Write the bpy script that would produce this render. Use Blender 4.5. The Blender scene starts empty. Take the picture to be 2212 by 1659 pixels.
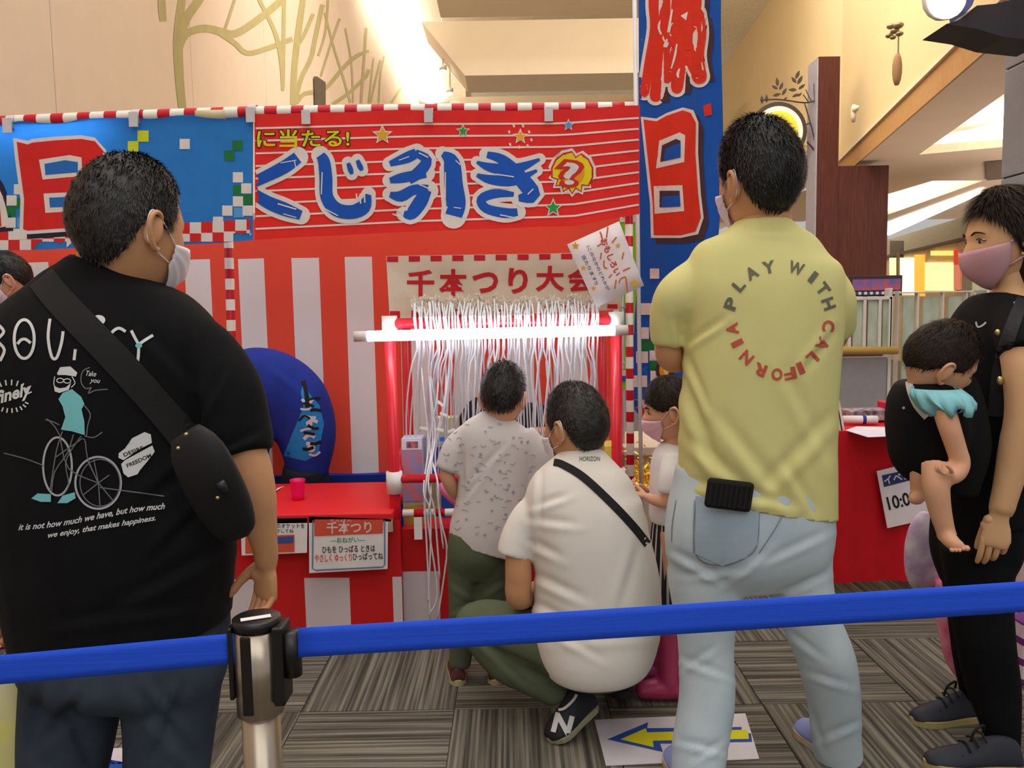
import bpy, bmesh, math, random
import numpy as np
from mathutils import Vector as V, Matrix as M
from mathutils.bvhtree import BVHTree
R = random.Random(7)
PI = math.pi
# ---------------------------------------------------------------- camera
PW, PH, F = 2212, 1659, 1735.0
HC, PITCH, ROLL = 1.28, math.radians(5.0), math.radians(1.0)
CAM = V((0, 0, HC))
_f = V((0, math.cos(PITCH), -math.sin(PITCH)))
_u0 = V((0, math.sin(PITCH), math.cos(PITCH)))
_r0 = V((1, 0, 0))
_r = _r0 * math.cos(ROLL) - _u0 * math.sin(ROLL)
_u = _u0 * math.cos(ROLL) + _r0 * math.sin(ROLL)
cd = bpy.data.cameras.new('camera'); cam = bpy.data.objects.new('camera', cd)
bpy.context.collection.objects.link(cam)
cd.sensor_width = 36; cd.lens = F / PW * 36; cd.clip_start = .05; cd.clip_end = 200
cam.matrix_world = M(((_r.x, _u.x, -_f.x, 0), (_r.y, _u.y, -_f.y, 0), (_r.z, _u.z, -_f.z, HC), (0, 0, 0, 1)))
sc = bpy.context.scene; sc.camera = cam
sc.view_settings.view_transform = 'Standard'; sc.view_settings.look = 'None'
sc.view_settings.gamma = 1; sc.view_settings.use_curve_mapping = False
sc.view_settings.exposure = 0.0
# ---------------------------------------------------------------- light
w = bpy.data.worlds.new('world'); sc.world = w; w.use_nodes = True
w.node_tree.nodes['Background'].inputs[0].default_value = (1.0, .965, .93, 1)
w.node_tree.nodes['Background'].inputs[1].default_value = .48
def area(name, loc, target, sx, sy, power, col=(1, .93, .84)):
    l = bpy.data.lights.new(name, 'AREA'); l.shape = 'RECTANGLE'; l.size = sx; l.size_y = sy; l.energy = power; l.color = col
    o = bpy.data.objects.new(name, l); bpy.context.collection.objects.link(o)
    o.location = loc; o.rotation_euler = (V(target) - V(loc)).to_track_quat('-Z', 'Y').to_euler()
    return o
area('atrium_light', (0.4, 2.2, 7.6), (0.2, 3.4, 0), 7, 6, 330, (1, .965, .92))
area('hall_light', (0.5, -3.0, 5.0), (0.2, 4, 2.0), 6, 3, 90, (1, .97, .93))
area('deep_atrium_light', (1.6, 8.5, 7.8), (2.2, 17, 5.2), 6, 3, 760)
area('far_wall_fill', (2.2, 14.2, 8.5), (2.2, 14.6, 0), 6, 4, 300)  # unseen fill added to brighten the far stretch of yellow wall
area('walkway_light', (11, 11, .6), (10, 12, 4), 6, 9, 620)
# ---------------------------------------------------------------- projection of the photograph
def ray(x, y):
    return (_f + _r * ((x - PW / 2) / F) + _u * ((PH / 2 - y) / F))
def onY(x, y, Y): d = ray(x, y); return CAM + d * (Y / d.y)
def onX(x, y, X): d = ray(x, y); return CAM + d * (X / d.x)
def onZ(x, y, Z): d = ray(x, y); return CAM + d * ((Z - HC) / d.z)
def onP(x, y, p0, n): d = ray(x, y); return CAM + d * ((V(p0) - CAM).dot(V(n)) / d.dot(V(n)))
def px(p):
    q = V(p) - CAM; z = q.dot(_f); return (PW / 2 + F * q.dot(_r) / z, PH / 2 - F * q.dot(_u) / z)
def m(n, Y): return n * Y / F      # pixels -> metres at depth Y
# ---------------------------------------------------------------- colour & materials
def lin(c):
    return tuple(((v / 255) / 12.92 if v / 255 <= .04045 else (((v / 255) + .055) / 1.055) ** 2.4) for v in c)
MATS = {}
def mat(name, c, rough=.7, var=.06, scale=12, bump=0.0, bscale=200, metal=0.0, emit=None, es=0.0, transl=0.0, c2=None, sss=0, spec=.3, alpha=None, stretch=None, sheen=0):
    if name in MATS: return MATS[name]
    mt = bpy.data.materials.new(name); mt.use_nodes = True; nt = mt.node_tree; N = nt.nodes; L = nt.links
    b = N['Principled BSDF']; out = N['Material Output']
    c = lin(c); c2l = lin(c2) if c2 else None
    tc = N.new('ShaderNodeTexCoord'); src = tc.outputs['Object']
    if stretch:
        mp = N.new('ShaderNodeMapping'); mp.inputs['Scale'].default_value = stretch; L.new(src, mp.inputs[0]); src = mp.outputs[0]
    nz = N.new('ShaderNodeTexNoise'); nz.inputs['Scale'].default_value = scale; nz.inputs['Detail'].default_value = 4; L.new(src, nz.inputs[0])
    rp = N.new('ShaderNodeValToRGB'); L.new(nz.outputs[0], rp.inputs[0])
    rp.color_ramp.elements[0].position = .3; rp.color_ramp.elements[1].position = .7
    if c2l: rp.color_ramp.elements[0].color = (*c, 1); rp.color_ramp.elements[1].color = (*c2l, 1)
    else:
        rp.color_ramp.elements[0].color = (*[max(0, v * (1 - var)) for v in c], 1)
        rp.color_ramp.elements[1].color = (*[min(1, v * (1 + var)) for v in c], 1)
    L.new(rp.outputs[0], b.inputs['Base Color'])
    b.inputs['Roughness'].default_value = rough; b.inputs['Metallic'].default_value = metal
    b.inputs['Specular IOR Level'].default_value = spec
    if sheen: b.inputs['Sheen Weight'].default_value = sheen
    if sss:
        b.inputs['Subsurface Weight'].default_value = sss; b.inputs['Subsurface Radius'].default_value = (.012, .005, .003)
    if emit: b.inputs['Emission Color'].default_value = (*lin(emit), 1); b.inputs['Emission Strength'].default_value = es
    if alpha is not None: b.inputs['Alpha'].default_value = alpha
    if bump:
        n2 = N.new('ShaderNodeTexNoise'); n2.inputs['Scale'].default_value = bscale; n2.inputs['Detail'].default_value = 3; L.new(src, n2.inputs[0])
        bp = N.new('ShaderNodeBump'); bp.inputs['Strength'].default_value = bump; bp.inputs['Distance'].default_value = .004
        L.new(n2.outputs[0], bp.inputs['Height']); L.new(bp.outputs[0], b.inputs['Normal'])
    if transl:
        tr = N.new('ShaderNodeBsdfTranslucent'); L.new(rp.outputs[0], tr.inputs[0])
        mx = N.new('ShaderNodeMixShader'); mx.inputs[0].default_value = transl
        L.new(b.outputs[0], mx.inputs[1]); L.new(tr.outputs[0], mx.inputs[2]); L.new(mx.outputs[0], out.inputs[0])
    MATS[name] = mt; return mt
def band_mat(name, ca, cb, axis, period, frac, phase=0.0, limit=None, laxis=2, rough=.6, transl=0, climit=None):
    """colour bands along one object axis; beyond limit on laxis only the first colour"""
    mt = mat(name, ca, rough=rough, transl=0); nt = mt.node_tree; N = nt.nodes; L = nt.links
    b = N['Principled BSDF']; tc = N.new('ShaderNodeTexCoord'); sp = N.new('ShaderNodeSeparateXYZ'); L.new(tc.outputs['Object'], sp.inputs[0])
    def mth(op, a, v=None):
        n = N.new('ShaderNodeMath'); n.operation = op
        for i, q in enumerate((a, v)):
            if q is None: continue
            if isinstance(q, (int, float)): n.inputs[i].default_value = q
            else: L.new(q, n.inputs[i])
        return n.outputs[0]
    t = mth('FRACT', mth('DIVIDE', mth('ADD', sp.outputs[axis], -phase), period))
    k = mth('LESS_THAN', t, frac)
    if limit is not None: k = mth('MULTIPLY', k, mth('LESS_THAN', sp.outputs[laxis], limit))
    mx = N.new('ShaderNodeMix'); mx.data_type = 'RGBA'; L.new(k, mx.inputs['Factor'])
    mx.inputs['A'].default_value = (*lin(ca), 1); mx.inputs['B'].default_value = (*lin(cb), 1)
    L.new(mx.outputs['Result'], b.inputs['Base Color'])
    if transl:
        tr = N.new('ShaderNodeBsdfTranslucent'); L.new(mx.outputs['Result'], tr.inputs[0])
        ms = N.new('ShaderNodeMixShader'); ms.inputs[0].default_value = transl
        L.new(b.outputs[0], ms.inputs[1]); L.new(tr.outputs[0], ms.inputs[2]); L.new(ms.outputs[0], N['Material Output'].inputs[0])
    return mt
# ---------------------------------------------------------------- objects
COL = bpy.context.collection
def tag(o, label=None, cat=None, group=None, kind=None):
    if label: o['label'] = label
    if cat: o['category'] = cat
    if group: o['group'] = group
    if kind: o['kind'] = kind
    return o
def thing(name, label, cat, loc, group=None):
    o = bpy.data.objects.new(name, None); COL.objects.link(o); o.location = loc; o.empty_display_size = .1
    return tag(o, label, cat, group)
def setpar(o, parent):
    if parent is None: return o
    o.parent = parent
    if parent.type == 'EMPTY': o.matrix_parent_inverse = M.Translation(-V(parent.location))
    return o
def mesh_obj(name, me, mt, parent=None, smooth=True):
    o = bpy.data.objects.new(name, me); COL.objects.link(o)
    me.materials.clear(); me.materials.append(mt)
    if smooth: me.polygons.foreach_set('use_smooth', [True] * len(me.polygons))
    return setpar(o, parent)
def structure(o): o['kind'] = 'structure'; return o
def spline(pts, n):
    """catmull-rom through rows of numbers"""
    P = np.array(pts, float)
    if len(P) < 3: return [P[0] + (P[-1] - P[0]) * i / n for i in range(n + 1)]
    out = []; segs = len(P) - 1
    for i in range(n + 1):
        t = i / n * segs; k = min(int(t), segs - 1); u = t - k
        p0 = P[max(k - 1, 0)]; p1 = P[k]; p2 = P[k + 1]; p3 = P[min(k + 2, segs)]
        out.append(.5 * (2 * p1 + (p2 - p0) * u + (2 * p0 - 5 * p1 + 4 * p2 - p3) * u * u + (3 * p1 - p0 - 3 * p2 + p3) * u ** 3))
    return out
class G:
    def __init__(s): s.v = []; s.f = []
    def add(s, v, f):
        o = len(s.v); s.v += [tuple(p) for p in v]; s.f += [tuple(i + o for i in q) for q in f]; return s
    def box(s, c, d, rot=None, taper=1.0):
        r = rot or M.Identity(3); c = V(c); vs = []
        for z in (-1, 1):
            k = taper if z > 0 else 1
            for x, y in ((-1, -1), (1, -1), (1, 1), (-1, 1)): vs.append(c + r @ V((x * d[0] / 2 * k, y * d[1] / 2 * k, z * d[2] / 2)))
        return s.add(vs, [(3, 2, 1, 0), (4, 5, 6, 7), (0, 1, 5, 4), (1, 2, 6, 5), (2, 3, 7, 6), (3, 0, 4, 7)])
    def ring(s, rings, closed=False, caps=True):
        n = len(rings[0]); v = [p for r in rings for p in r]; f = []
        for i in range(len(rings) - (0 if closed else 1)):
            j = (i + 1) % len(rings)
            for k in range(n): f.append((i * n + k, i * n + (k + 1) % n, j * n + (k + 1) % n, j * n + k))
        if caps and not closed:
            f.append(tuple(range(n))[::-1]); f.append(tuple((len(rings) - 1) * n + k for k in range(n)))
        return s.add(v, f)
    def tube(s, pts, rad, n=12, steps=None, round_ends=False):
        """round tube through points; rad: number or list"""
        rr = rad if isinstance(rad, (list, tuple)) else [rad] * len(pts)
        rows = [list(V(p)) + [q] for p, q in zip(pts, rr)]
        if steps: rows = spline(rows, steps)
        P = [V(q[:3]) for q in rows]; Q = [q[3] for q in rows]
        T = [(P[min(i + 1, len(P) - 1)] - P[max(i - 1, 0)]).normalized() for i in range(len(P))]
        if round_ends:
            e = []
            for a in (75, 45, 20):
                e.append((P[0] - T[0] * Q[0] * math.sin(math.radians(a)), Q[0] * math.cos(math.radians(a)), T[0]))
            g = []
            for a in (20, 45, 75):
                g.append((P[-1] + T[-1] * Q[-1] * math.sin(math.radians(a)), Q[-1] * math.cos(math.radians(a)), T[-1]))
            P = [q[0] for q in e] + P + [q[0] for q in g]; Q = [q[1] for q in e] + Q + [q[1] for q in g]; T = [q[2] for q in e] + T + [q[2] for q in g]
        up = V((0, 0, 1)) if abs(T[0].z) < .9 else V((1, 0, 0)); sd = T[0].cross(up).normalized(); rings = []
        for p, q, t in zip(P, Q, T):
            sd = (sd - t * sd.dot(t)).normalized(); bn = t.cross(sd)
            rings.append([p + (sd * math.cos(2 * PI * k / n) + bn * math.sin(2 * PI * k / n)) * q for k in range(n)])
        return s.ring(rings)
    def loft(s, rows, n=28, steps=None, power=2.3, axis=None):
        """rows: (center xyz, side angle deg, half width, half depth)"""
        rs = [list(V(r[0])) + [r[1], r[2], r[3]] for r in rows]
        if steps: rs = spline(rs, steps)
        P = [V(q[:3]) for q in rs]; rings = []
        for i, q in enumerate(rs):
            a = math.radians(q[3])
            t = (axis or (P[min(i + 1, len(P) - 1)] - P[max(i - 1, 0)])).normalized()
            sd = V((math.cos(a), math.sin(a), 0)); sd = (sd - t * sd.dot(t)).normalized(); bn = t.cross(sd)
            rg = []
            for k in range(n):
                th = 2 * PI * k / n; c_, s_ = math.cos(th), math.sin(th)
                rr = (abs(c_) ** power + abs(s_) ** power) ** (-1 / power)
                rg.append(P[i] + sd * (c_ * rr * q[4]) + bn * (s_ * rr * q[5]))
            rings.append(rg)
        return s.ring(rings)
    def ball(s, c, r, rot=None, n=16):
        r = r if isinstance(r, (tuple, list)) else (r, r, r); R3 = rot or M.Identity(3); rings = []
        for i in range(1, n // 2):
            a = PI * i / (n // 2)
            rings.append([V(c) + R3 @ V((r[0] * math.sin(a) * math.cos(2 * PI * k / n), r[1] * math.sin(a) * math.sin(2 * PI * k / n), -r[2] * math.cos(a))) for k in range(n)])
        return s.ring(rings)
    def prism(s, poly, off):
        """closed polygon of points extruded by vector off"""
        n = len(poly); off = V(off); v = [V(p) for p in poly] + [V(p) + off for p in poly]
        f = [tuple(range(n)), tuple(range(2 * n - 1, n - 1, -1))] + [(k, k + n, (k + 1) % n + n, (k + 1) % n) for k in range(n)]
        return s.add(v, f)
    def mesh(s, name='mesh'):
        me = bpy.data.meshes.new(name); me.from_pydata(s.v, [], s.f); me.update()
        b = bmesh.new(); b.from_mesh(me); bmesh.ops.recalc_face_normals(b, faces=b.faces); b.to_mesh(me); b.free()
        return me
    def make(s, name, mt, parent=None, smooth=False, bevel=0, sub=0):
        o = mesh_obj(name, s.mesh(name), mt, parent, smooth)
        if bevel:
            md = o.modifiers.new('b', 'BEVEL'); md.width = bevel; md.segments = 2; md.limit_method = 'ANGLE'
        if sub:
            md = o.modifiers.new('s', 'SUBSURF'); md.levels = sub; md.render_levels = sub
        return o
def fused(g, voxel, smooth=4, dec=None):
    """one continuous surface out of overlapping closed volumes"""
    me = g.mesh('tmp'); o = bpy.data.objects.new('tmp', me); COL.objects.link(o)
    md = o.modifiers.new('r', 'REMESH'); md.mode = 'VOXEL'; md.voxel_size = voxel
    if smooth: s_ = o.modifiers.new('s', 'SMOOTH'); s_.factor = .5; s_.iterations = smooth
    if dec: d_ = o.modifiers.new('d', 'DECIMATE'); d_.ratio = dec
    dg = bpy.context.evaluated_depsgraph_get(); out = bpy.data.meshes.new_from_object(o.evaluated_get(dg))
    bpy.data.objects.remove(o); bpy.data.meshes.remove(me); return out
def getco(me):
    a = np.empty(len(me.vertices) * 3, np.float32); me.vertices.foreach_get('co', a); return a.reshape(-1, 3).astype(float)
def getno(me):
    a = np.empty(len(me.vertices) * 3, np.float32); me.vertices.foreach_get('normal', a); return a.reshape(-1, 3).astype(float)
def setco(me, a): me.vertices.foreach_set('co', a.astype(np.float32).ravel()); me.update()
_cf, _cr, _cu, _cc = [np.array(q) for q in (_f, _r, _u, CAM)]
def pxs(co):
    q = co - _cc; z = q @ _cf; return np.stack([PW / 2 + F * (q @ _cr) / z, PH / 2 - F * (q @ _cu) / z], 1)
def folds(me, amp=.004, freq=14, k=(1, 1, .45), seed=1):
    co = getco(me); no = getno(me); rg = np.random.RandomState(seed); p = co * np.array(k) * freq; v = 0
    for i in range(6):
        d = rg.normal(size=3); d /= np.linalg.norm(d); e = rg.normal(size=3)
        v = v + np.sin(p @ d * (1 + .5 * i) + rg.rand() * 6 + 1.6 * np.sin(p @ e * .5 + rg.rand() * 6)) / (1 + .5 * i)
    setco(me, co + no * (v * amp / 1.8)[:, None])
def creases(me, lines):
    """fabric creases; each (x0,y0,x1,y1,width px,depth m): a soft furrow with a ridge on one side, on the faces seen there"""
    co = getco(me); no = getno(me); q = pxs(co); fac = (no @ _cf) < .3; d = np.zeros(len(co))
    for x0, y0, x1, y1, w_, dp in lines:
        a = np.array((x0, y0), float); b = np.array((x1, y1), float); ab = b - a; L2 = ab @ ab; t = np.clip((q - a) @ ab / L2, 0, 1)
        r = q - (a + t[:, None] * ab); nrm = np.array((-ab[1], ab[0])) / math.sqrt(L2); s_ = r @ nrm; dist = np.hypot(r[:, 0], r[:, 1])
        fall = np.sin(np.clip(.12 + .76 * t, 0, 1) * PI)
        d += dp * fall * (-np.exp(-(dist / w_) ** 2) + .8 * np.exp(-((s_ - 1.5 * w_) / w_) ** 2 - (np.maximum(dist - 2.4 * w_, 0) / w_) ** 2))
    setco(me, co + no * (d * fac)[:, None])
def cut(me, p, n, rad=9):
    """open end: remove what lies beyond the plane within rad of p"""
    b = bmesh.new(); b.from_mesh(me); p = V(p); n = V(n).normalized()
    vs = [v for v in b.verts if (v.co - p).length < rad]; st = set(vs); es = [e for e in b.edges if e.verts[0] in st and e.verts[1] in st]; fs = [f for f in b.faces if all(v in st for v in f.verts)]
    bmesh.ops.bisect_plane(b, geom=vs + es + fs, plane_co=p, plane_no=n, clear_outer=True)
    b.to_mesh(me); b.free()
def bvh_of(*objs):
    vs, fs = [], []
    for o in objs:
        me = o.data if hasattr(o, 'data') else o; mw = o.matrix_world if hasattr(o, 'matrix_world') else M.Identity(4); n = len(vs)
        vs += [v.co.copy() for v in me.vertices]; fs += [tuple(i + n for i in p.vertices) for p in me.polygons]
    return BVHTree.FromPolygons(vs, fs)
# ---------------------------------------------------------------- flat print laid onto real surfaces
ONE_BY_ONE = {'white_square', 'red_square', 'green_square', 'blue_square', 'yellow_square', 'star', 'star_outline', 'bicycle_wheel', 'character_hole', 'white_line', 'teal_print', 'white_print', 'blue_print', 'red_print', 'orange_stroke', 'ring_mark'}
class Art:
    """2-D shapes in photo pixels, cut small and dropped on a surface"""
    def __init__(s): s.b = bmesh.new(); s.k = 0
    def poly(s, pts):
        s.k += 1; zk_ = s.k * .00002
        vs = [s.b.verts.new((x, y, zk_)) for x, y in pts]; f = s.b.faces.new(vs)
        bmesh.ops.triangulate(s.b, faces=[f]); return s
    def rect(s, x0, y0, x1, y1): return s.poly([(x0, y0), (x1, y0), (x1, y1), (x0, y1)])
    def line(s, pts, w, close=False, k=4):
        pts = [p if len(p) == 3 else (*p, w) for p in pts]
        if close: pts = pts + [pts[0]]
        rows = spline(pts, max(1, k * (len(pts) - 1))) if len(pts) > 2 else [np.array(q, float) for q in pts]
        prev = None; s.k += 1; zk_ = s.k * .00002
        for i, q in enumerate(rows):
            a = rows[max(i - 1, 0)]; c = rows[min(i + 1, len(rows) - 1)]; t = c[:2] - a[:2]; t = t / (np.hypot(*t) + 1e-9); nn = np.array((-t[1], t[0])) * q[2] / 2
            cur = (s.b.verts.new((q[0] + nn[0], q[1] + nn[1], zk_)), s.b.verts.new((q[0] - nn[0], q[1] - nn[1], zk_)))
            if prev: s.b.faces.new((prev[0], cur[0], cur[1], prev[1]))
            prev = cur
        return s
    def disc(s, x, y, rx, ry=None, n=20, a0=0): return s.poly([(x + rx * math.cos(2 * PI * k / n + a0), y + (ry or rx) * math.sin(2 * PI * k / n + a0)) for k in range(n)])
    def star(s, x, y, r, n=5, k=.45, rot=0): return s.poly([(x + (r if i % 2 == 0 else r * k) * math.sin(PI * i / n + rot), y - (r if i % 2 == 0 else r * k) * math.cos(PI * i / n + rot)) for i in range(2 * n)])
    def text(s, body, x0, y0, x1, y1, bold=0.0, rot=0, fn=None, shear=0, ref=None):
        """fit text into the pixel box, or send unit coords through fn"""
        vs, fs, bb = glyphs(body, bold, shear)
        a, b_, c, d = ref or glyphs(body, 0, shear)[2]
        cx, cy = (x0 + x1) / 2, (y0 + y1) / 2; cr, sr = math.cos(rot), math.sin(rot); out = []
        for x, y in vs:
            u = (x - a) / (c - a) - .5; v = .5 - (y - b_) / (d - b_)
            if fn: out.append(fn(u + .5, v + .5))
            else:
                X, Y = u * (x1 - x0), v * (y1 - y0); out.append((cx + X * cr - Y * sr, cy + X * sr + Y * cr))
        bv = [s.b.verts.new((x, y, 0)) for x, y in out]
        for f in fs:
            try: s.b.faces.new([bv[i] for i in f])
            except ValueError: pass
        return s
    def mapped(s, fn):
        for v in s.b.verts:
            v.co.x, v.co.y = fn(v.co.x, v.co.y)
        return s
    def drop(s, name, mt, parent, bvh, off=.002, step=18, hit=None):
        b = s.b; off = .0012 + off * .42
        if step and not hit:
            xs = [v.co.x for v in b.verts]; ys = [v.co.y for v in b.verts]
            for lo, hi, ax in ((min(xs), max(xs), 0), (min(ys), max(ys), 1)):
                t = math.floor(lo / step) * step + step
                while t < hi:
                    co = [0, 0, 0]; co[ax] = t; no = [0, 0, 0]; no[ax] = 1
                    bmesh.ops.bisect_plane(b, geom=b.verts[:] + b.edges[:] + b.faces[:], plane_co=co, plane_no=no); t += step
        dead = []
        for v in b.verts:
            d = ray(v.co.x, v.co.y).normalized()
            o2 = off + v.co.z
            if hit: v.co = hit(v.co.x, v.co.y) - d * (off + v.co.z * 40); continue
            loc, nr, i, ds = bvh.ray_cast(CAM, d)
            if loc is None: dead.append(v)
            else: v.co = loc - d * o2
        bmesh.ops.delete(b, geom=dead, context='VERTS')
        if name in ONE_BY_ONE:
            b.verts.ensure_lookup_table(); seen = set(); out = None
            for v0 in b.verts:
                if v0 in seen: continue
                st = [v0]; seen.add(v0); comp = []
                while st:
                    v = st.pop(); comp.append(v)
                    for e in v.link_edges:
                        w_ = e.other_vert(v)
                        if w_ not in seen: seen.add(w_); st.append(w_)
                ix = {v: i for i, v in enumerate(comp)}; fs = {f for v in comp for f in v.link_faces}
                if not fs: continue
                g = G(); g.add([v.co for v in comp], [[ix[v] for v in f.verts] for f in fs]); me = bpy.data.meshes.new(name); me.from_pydata(g.v, [], g.f); me.update(); out = mesh_obj(name, me, mt, parent, False)
            b.free(); return out
        me = bpy.data.meshes.new(name); b.to_mesh(me); b.free(); o = mesh_obj(name, me, mt, parent, False)
        if name == 'star_print': o['kind'] = 'stuff'
        return o
_gl = {}
def glyphs(body, bold, shear=0):
    k = (body, round(bold, 4), shear)
    if k in _gl: return _gl[k]
    cu = bpy.data.curves.new('t', 'FONT'); cu.body = body; cu.offset = bold; cu.shear = shear; cu.resolution_u = 3; cu.fill_mode = 'FRONT'
    o = bpy.data.objects.new('t', cu); COL.objects.link(o)
    dg = bpy.context.evaluated_depsgraph_get(); me = bpy.data.meshes.new_from_object(o.evaluated_get(dg))
    vs = [(v.co.x, v.co.y) for v in me.vertices]; fs = [tuple(p.vertices) for p in me.polygons]
    bb = (min(v[0] for v in vs), min(v[1] for v in vs), max(v[0] for v in vs), max(v[1] for v in vs)) if vs else (0, 0, 1, 1)
    bpy.data.objects.remove(o); bpy.data.curves.remove(cu); bpy.data.meshes.remove(me)
    _gl[k] = (vs, fs, bb); return _gl[k]
def sheet(name, fn, nu, nv, mt, parent=None, wave=None, thick=0):
    """cloth grid; fn(u,v)->point, wave(u,v)->offset vector"""
    g = G(); vs = []
    for j in range(nv + 1):
        for i in range(nu + 1):
            u, v = i / nu, j / nv; p = V(fn(u, v)); vs.append(p + V(wave(u, v)) if wave else p)
    g.add(vs, [(j * (nu + 1) + i, j * (nu + 1) + i + 1, (j + 1) * (nu + 1) + i + 1, (j + 1) * (nu + 1) + i) for j in range(nv) for i in range(nu)])
    o = mesh_obj(name, g.mesh(name), mt, parent, True)
    if thick: md = o.modifiers.new('t', 'SOLIDIFY'); md.thickness = thick; md.offset = 1 if False else 0
    return o
# ================================================================ setting
def carpet():
    mt = mat('carpet', (120, 112, 100), rough=.95, spec=.05); nt = mt.node_tree; N = nt.nodes; L = nt.links; b = N['Principled BSDF']
    tc = N.new('ShaderNodeTexCoord'); oi = N.new('ShaderNodeObjectInfo'); mp = N.new('ShaderNodeMapping'); mp.inputs['Scale'].default_value = (84, 1.3, 1)
    ad = N.new('ShaderNodeVectorMath'); ad.operation = 'ADD'; sc_ = N.new('ShaderNodeMath'); sc_.operation = 'MULTIPLY'; sc_.inputs[1].default_value = 9.0
    L.new(oi.outputs['Random'], sc_.inputs[0]); L.new(tc.outputs['Object'], ad.inputs[0]); L.new(sc_.outputs[0], ad.inputs[1]); L.new(ad.outputs[0], mp.inputs[0])
    n1 = N.new('ShaderNodeTexNoise'); n1.inputs['Scale'].default_value = 1; n1.inputs['Detail'].default_value = 5; L.new(mp.outputs[0], n1.inputs[0])
    rp = N.new('ShaderNodeValToRGB'); e = rp.color_ramp.elements; e[0].position = .36; e[0].color = (*lin((70, 66, 60)), 1); e[1].position = .68; e[1].color = (*lin((140, 135, 122)), 1)
    k = e.new(.5); k.color = (*lin((104, 99, 89)), 1)
    L.new(n1.outputs[0], rp.inputs[0]); L.new(rp.outputs[0], b.inputs['Base Color'])
    n2 = N.new('ShaderNodeTexNoise'); n2.inputs['Scale'].default_value = 420; bp = N.new('ShaderNodeBump'); bp.inputs['Strength'].default_value = .5; bp.inputs['Distance'].default_value = .003
    L.new(tc.outputs['Object'], n2.inputs[0]); L.new(n2.outputs[0], bp.inputs['Height']); L.new(bp.outputs[0], b.inputs['Normal'])
    return mt
CARPET = carpet()
floor = structure(G().box((4, 10, -.03), (18, 28, .05)).make('floor', mat('carpet_base', (112, 104, 92), rough=.95, var=.2, scale=3, spec=.05)))
tm = G().box((0, 0, -.003), (.496, .496, .010)).mesh('tile')
x0, y0 = -.205, 2.51
for i in range(-7, 8):
    for j in range(-5, 7):
        o = bpy.data.objects.new('carpet_tile', tm); COL.objects.link(o); o.location = (x0 + .5 * (i + .5), y0 + .5 * (j + .5), 0)
        o.rotation_euler.z = PI / 2 * ((i + j + 1) % 2); setpar(o, floor)
tm.materials.append(CARPET)
# ---- mural wall on the left
WALLM = mat('mural_wall_paint', (218, 196, 176), rough=.85, var=.02, scale=4, bump=.05, bscale=60)
wl = structure(G().box((-3.13, 14, 4.25), (.22, 32, 8.5)).make('wall_left', mat('joint_dark', (120, 100, 84))))
for k in range(13):
    G().box((-3.0 - .011, .69 + 2.4 * k - 1.2, 4.25), (.022, 2.391, 8.5)).make('wall_panel', WALLM, wl)
MUR = mat('mural_olive', (172, 160, 112), rough=.85, var=.05, scale=6)
a = Art()
for pts, w_ in [([(395, 240, 17), (388, 169, 19), (385, 84, 21), (393, 0, 17), (397, -30, 17)], 18), ([(349, -20, 15), (350, 15, 17), (353, 45, 15)], 17),
        ([(392, 72), (403, 40), (430, 0), (445, -25)], 19), ([(386, 105), (400, 76), (420, 65), (445, 61), (475, 67), (506, 73), (547, 50), (600, 8), (625, -20)], 16),
        ([(470, 68), (506, 92), (532, 114), (567, 108), (632, 84)], 11), ([(486, 64), (510, -10)], 6), ([(611, 196, 6), (608, 135, 9), (598, 81, 9), (581, 40, 8), (556, -10, 8)], 9),
        ([(613, 190, 5), (613, 80, 8), (614, -10, 8)], 8), ([(634, 226, 14), (636, 152, 13), (645, 68, 14), (656, -10, 12)], 14), ([(637, 222), (651, 169), (672, 125), (682, 78), (697, 10)], 10),
        ([(641, 222), (655, 204), (675, 199), (702, 192), (743, 145), (770, 121), (797, 110, 5)], 9), ([(719, 225), (756, 199), (790, 165), (796, 150)], 8),
        ([(702, 27), (719, 95), (739, 159), (757, 222)], 5), ([(734, 40), (715, 95), (693, 165)], 5), ([(746, 61), (759, 135), (763, 222)], 4), ([(807, 125), (800, 189), (796, 222)], 4),
        ([(780, 222), (786, 135), (791, 60)], 6), ([(845, 222), (866, 190)], 5), ([(677, 30), (655, 80), (640, 100)], 8), ([(818, 222), (822, 160), (830, 120)], 4), ([(709, 0), (703, 70), (688, 120)], 5), ([(800, 222), (812, 170), (822, 130)], 5)]:
    e = pts[-1]; f_ = pts[-2]
    if e[1] <= 0:
        k_ = 260 / max(20, f_[1] - e[1]); w2 = (e[2] if len(e) > 2 else w_) * .5; q1 = (e[0] + (e[0] - f_[0]) * k_ * .45, e[1] - 130, w2 * 1.5); q2 = (e[0] + (e[0] - f_[0]) * k_ * .8 + 14, e[1] - 260, w2)
        pts = [p if len(p) > 2 else (*p, w_) for p in pts] + [q1, q2]
    a.line(pts, w_)
a.drop('painted_tree', MUR, wl, None, 0, hit=lambda x, y: onX(x, y, -2.997))
# small dark board sticking out of the mural wall
g = G(); p = [onX(678, 165, -2.98), onX(697, 178, -2.98), onX(697, 240, -2.98), onX(680, 240, -2.98)]
g.prism(p, (.05, 0, 0))
tag(g.make('wall_board', mat('board_dark', (92, 80, 66))), 'narrow dark board fixed upright on the tree mural wall', 'board')
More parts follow.
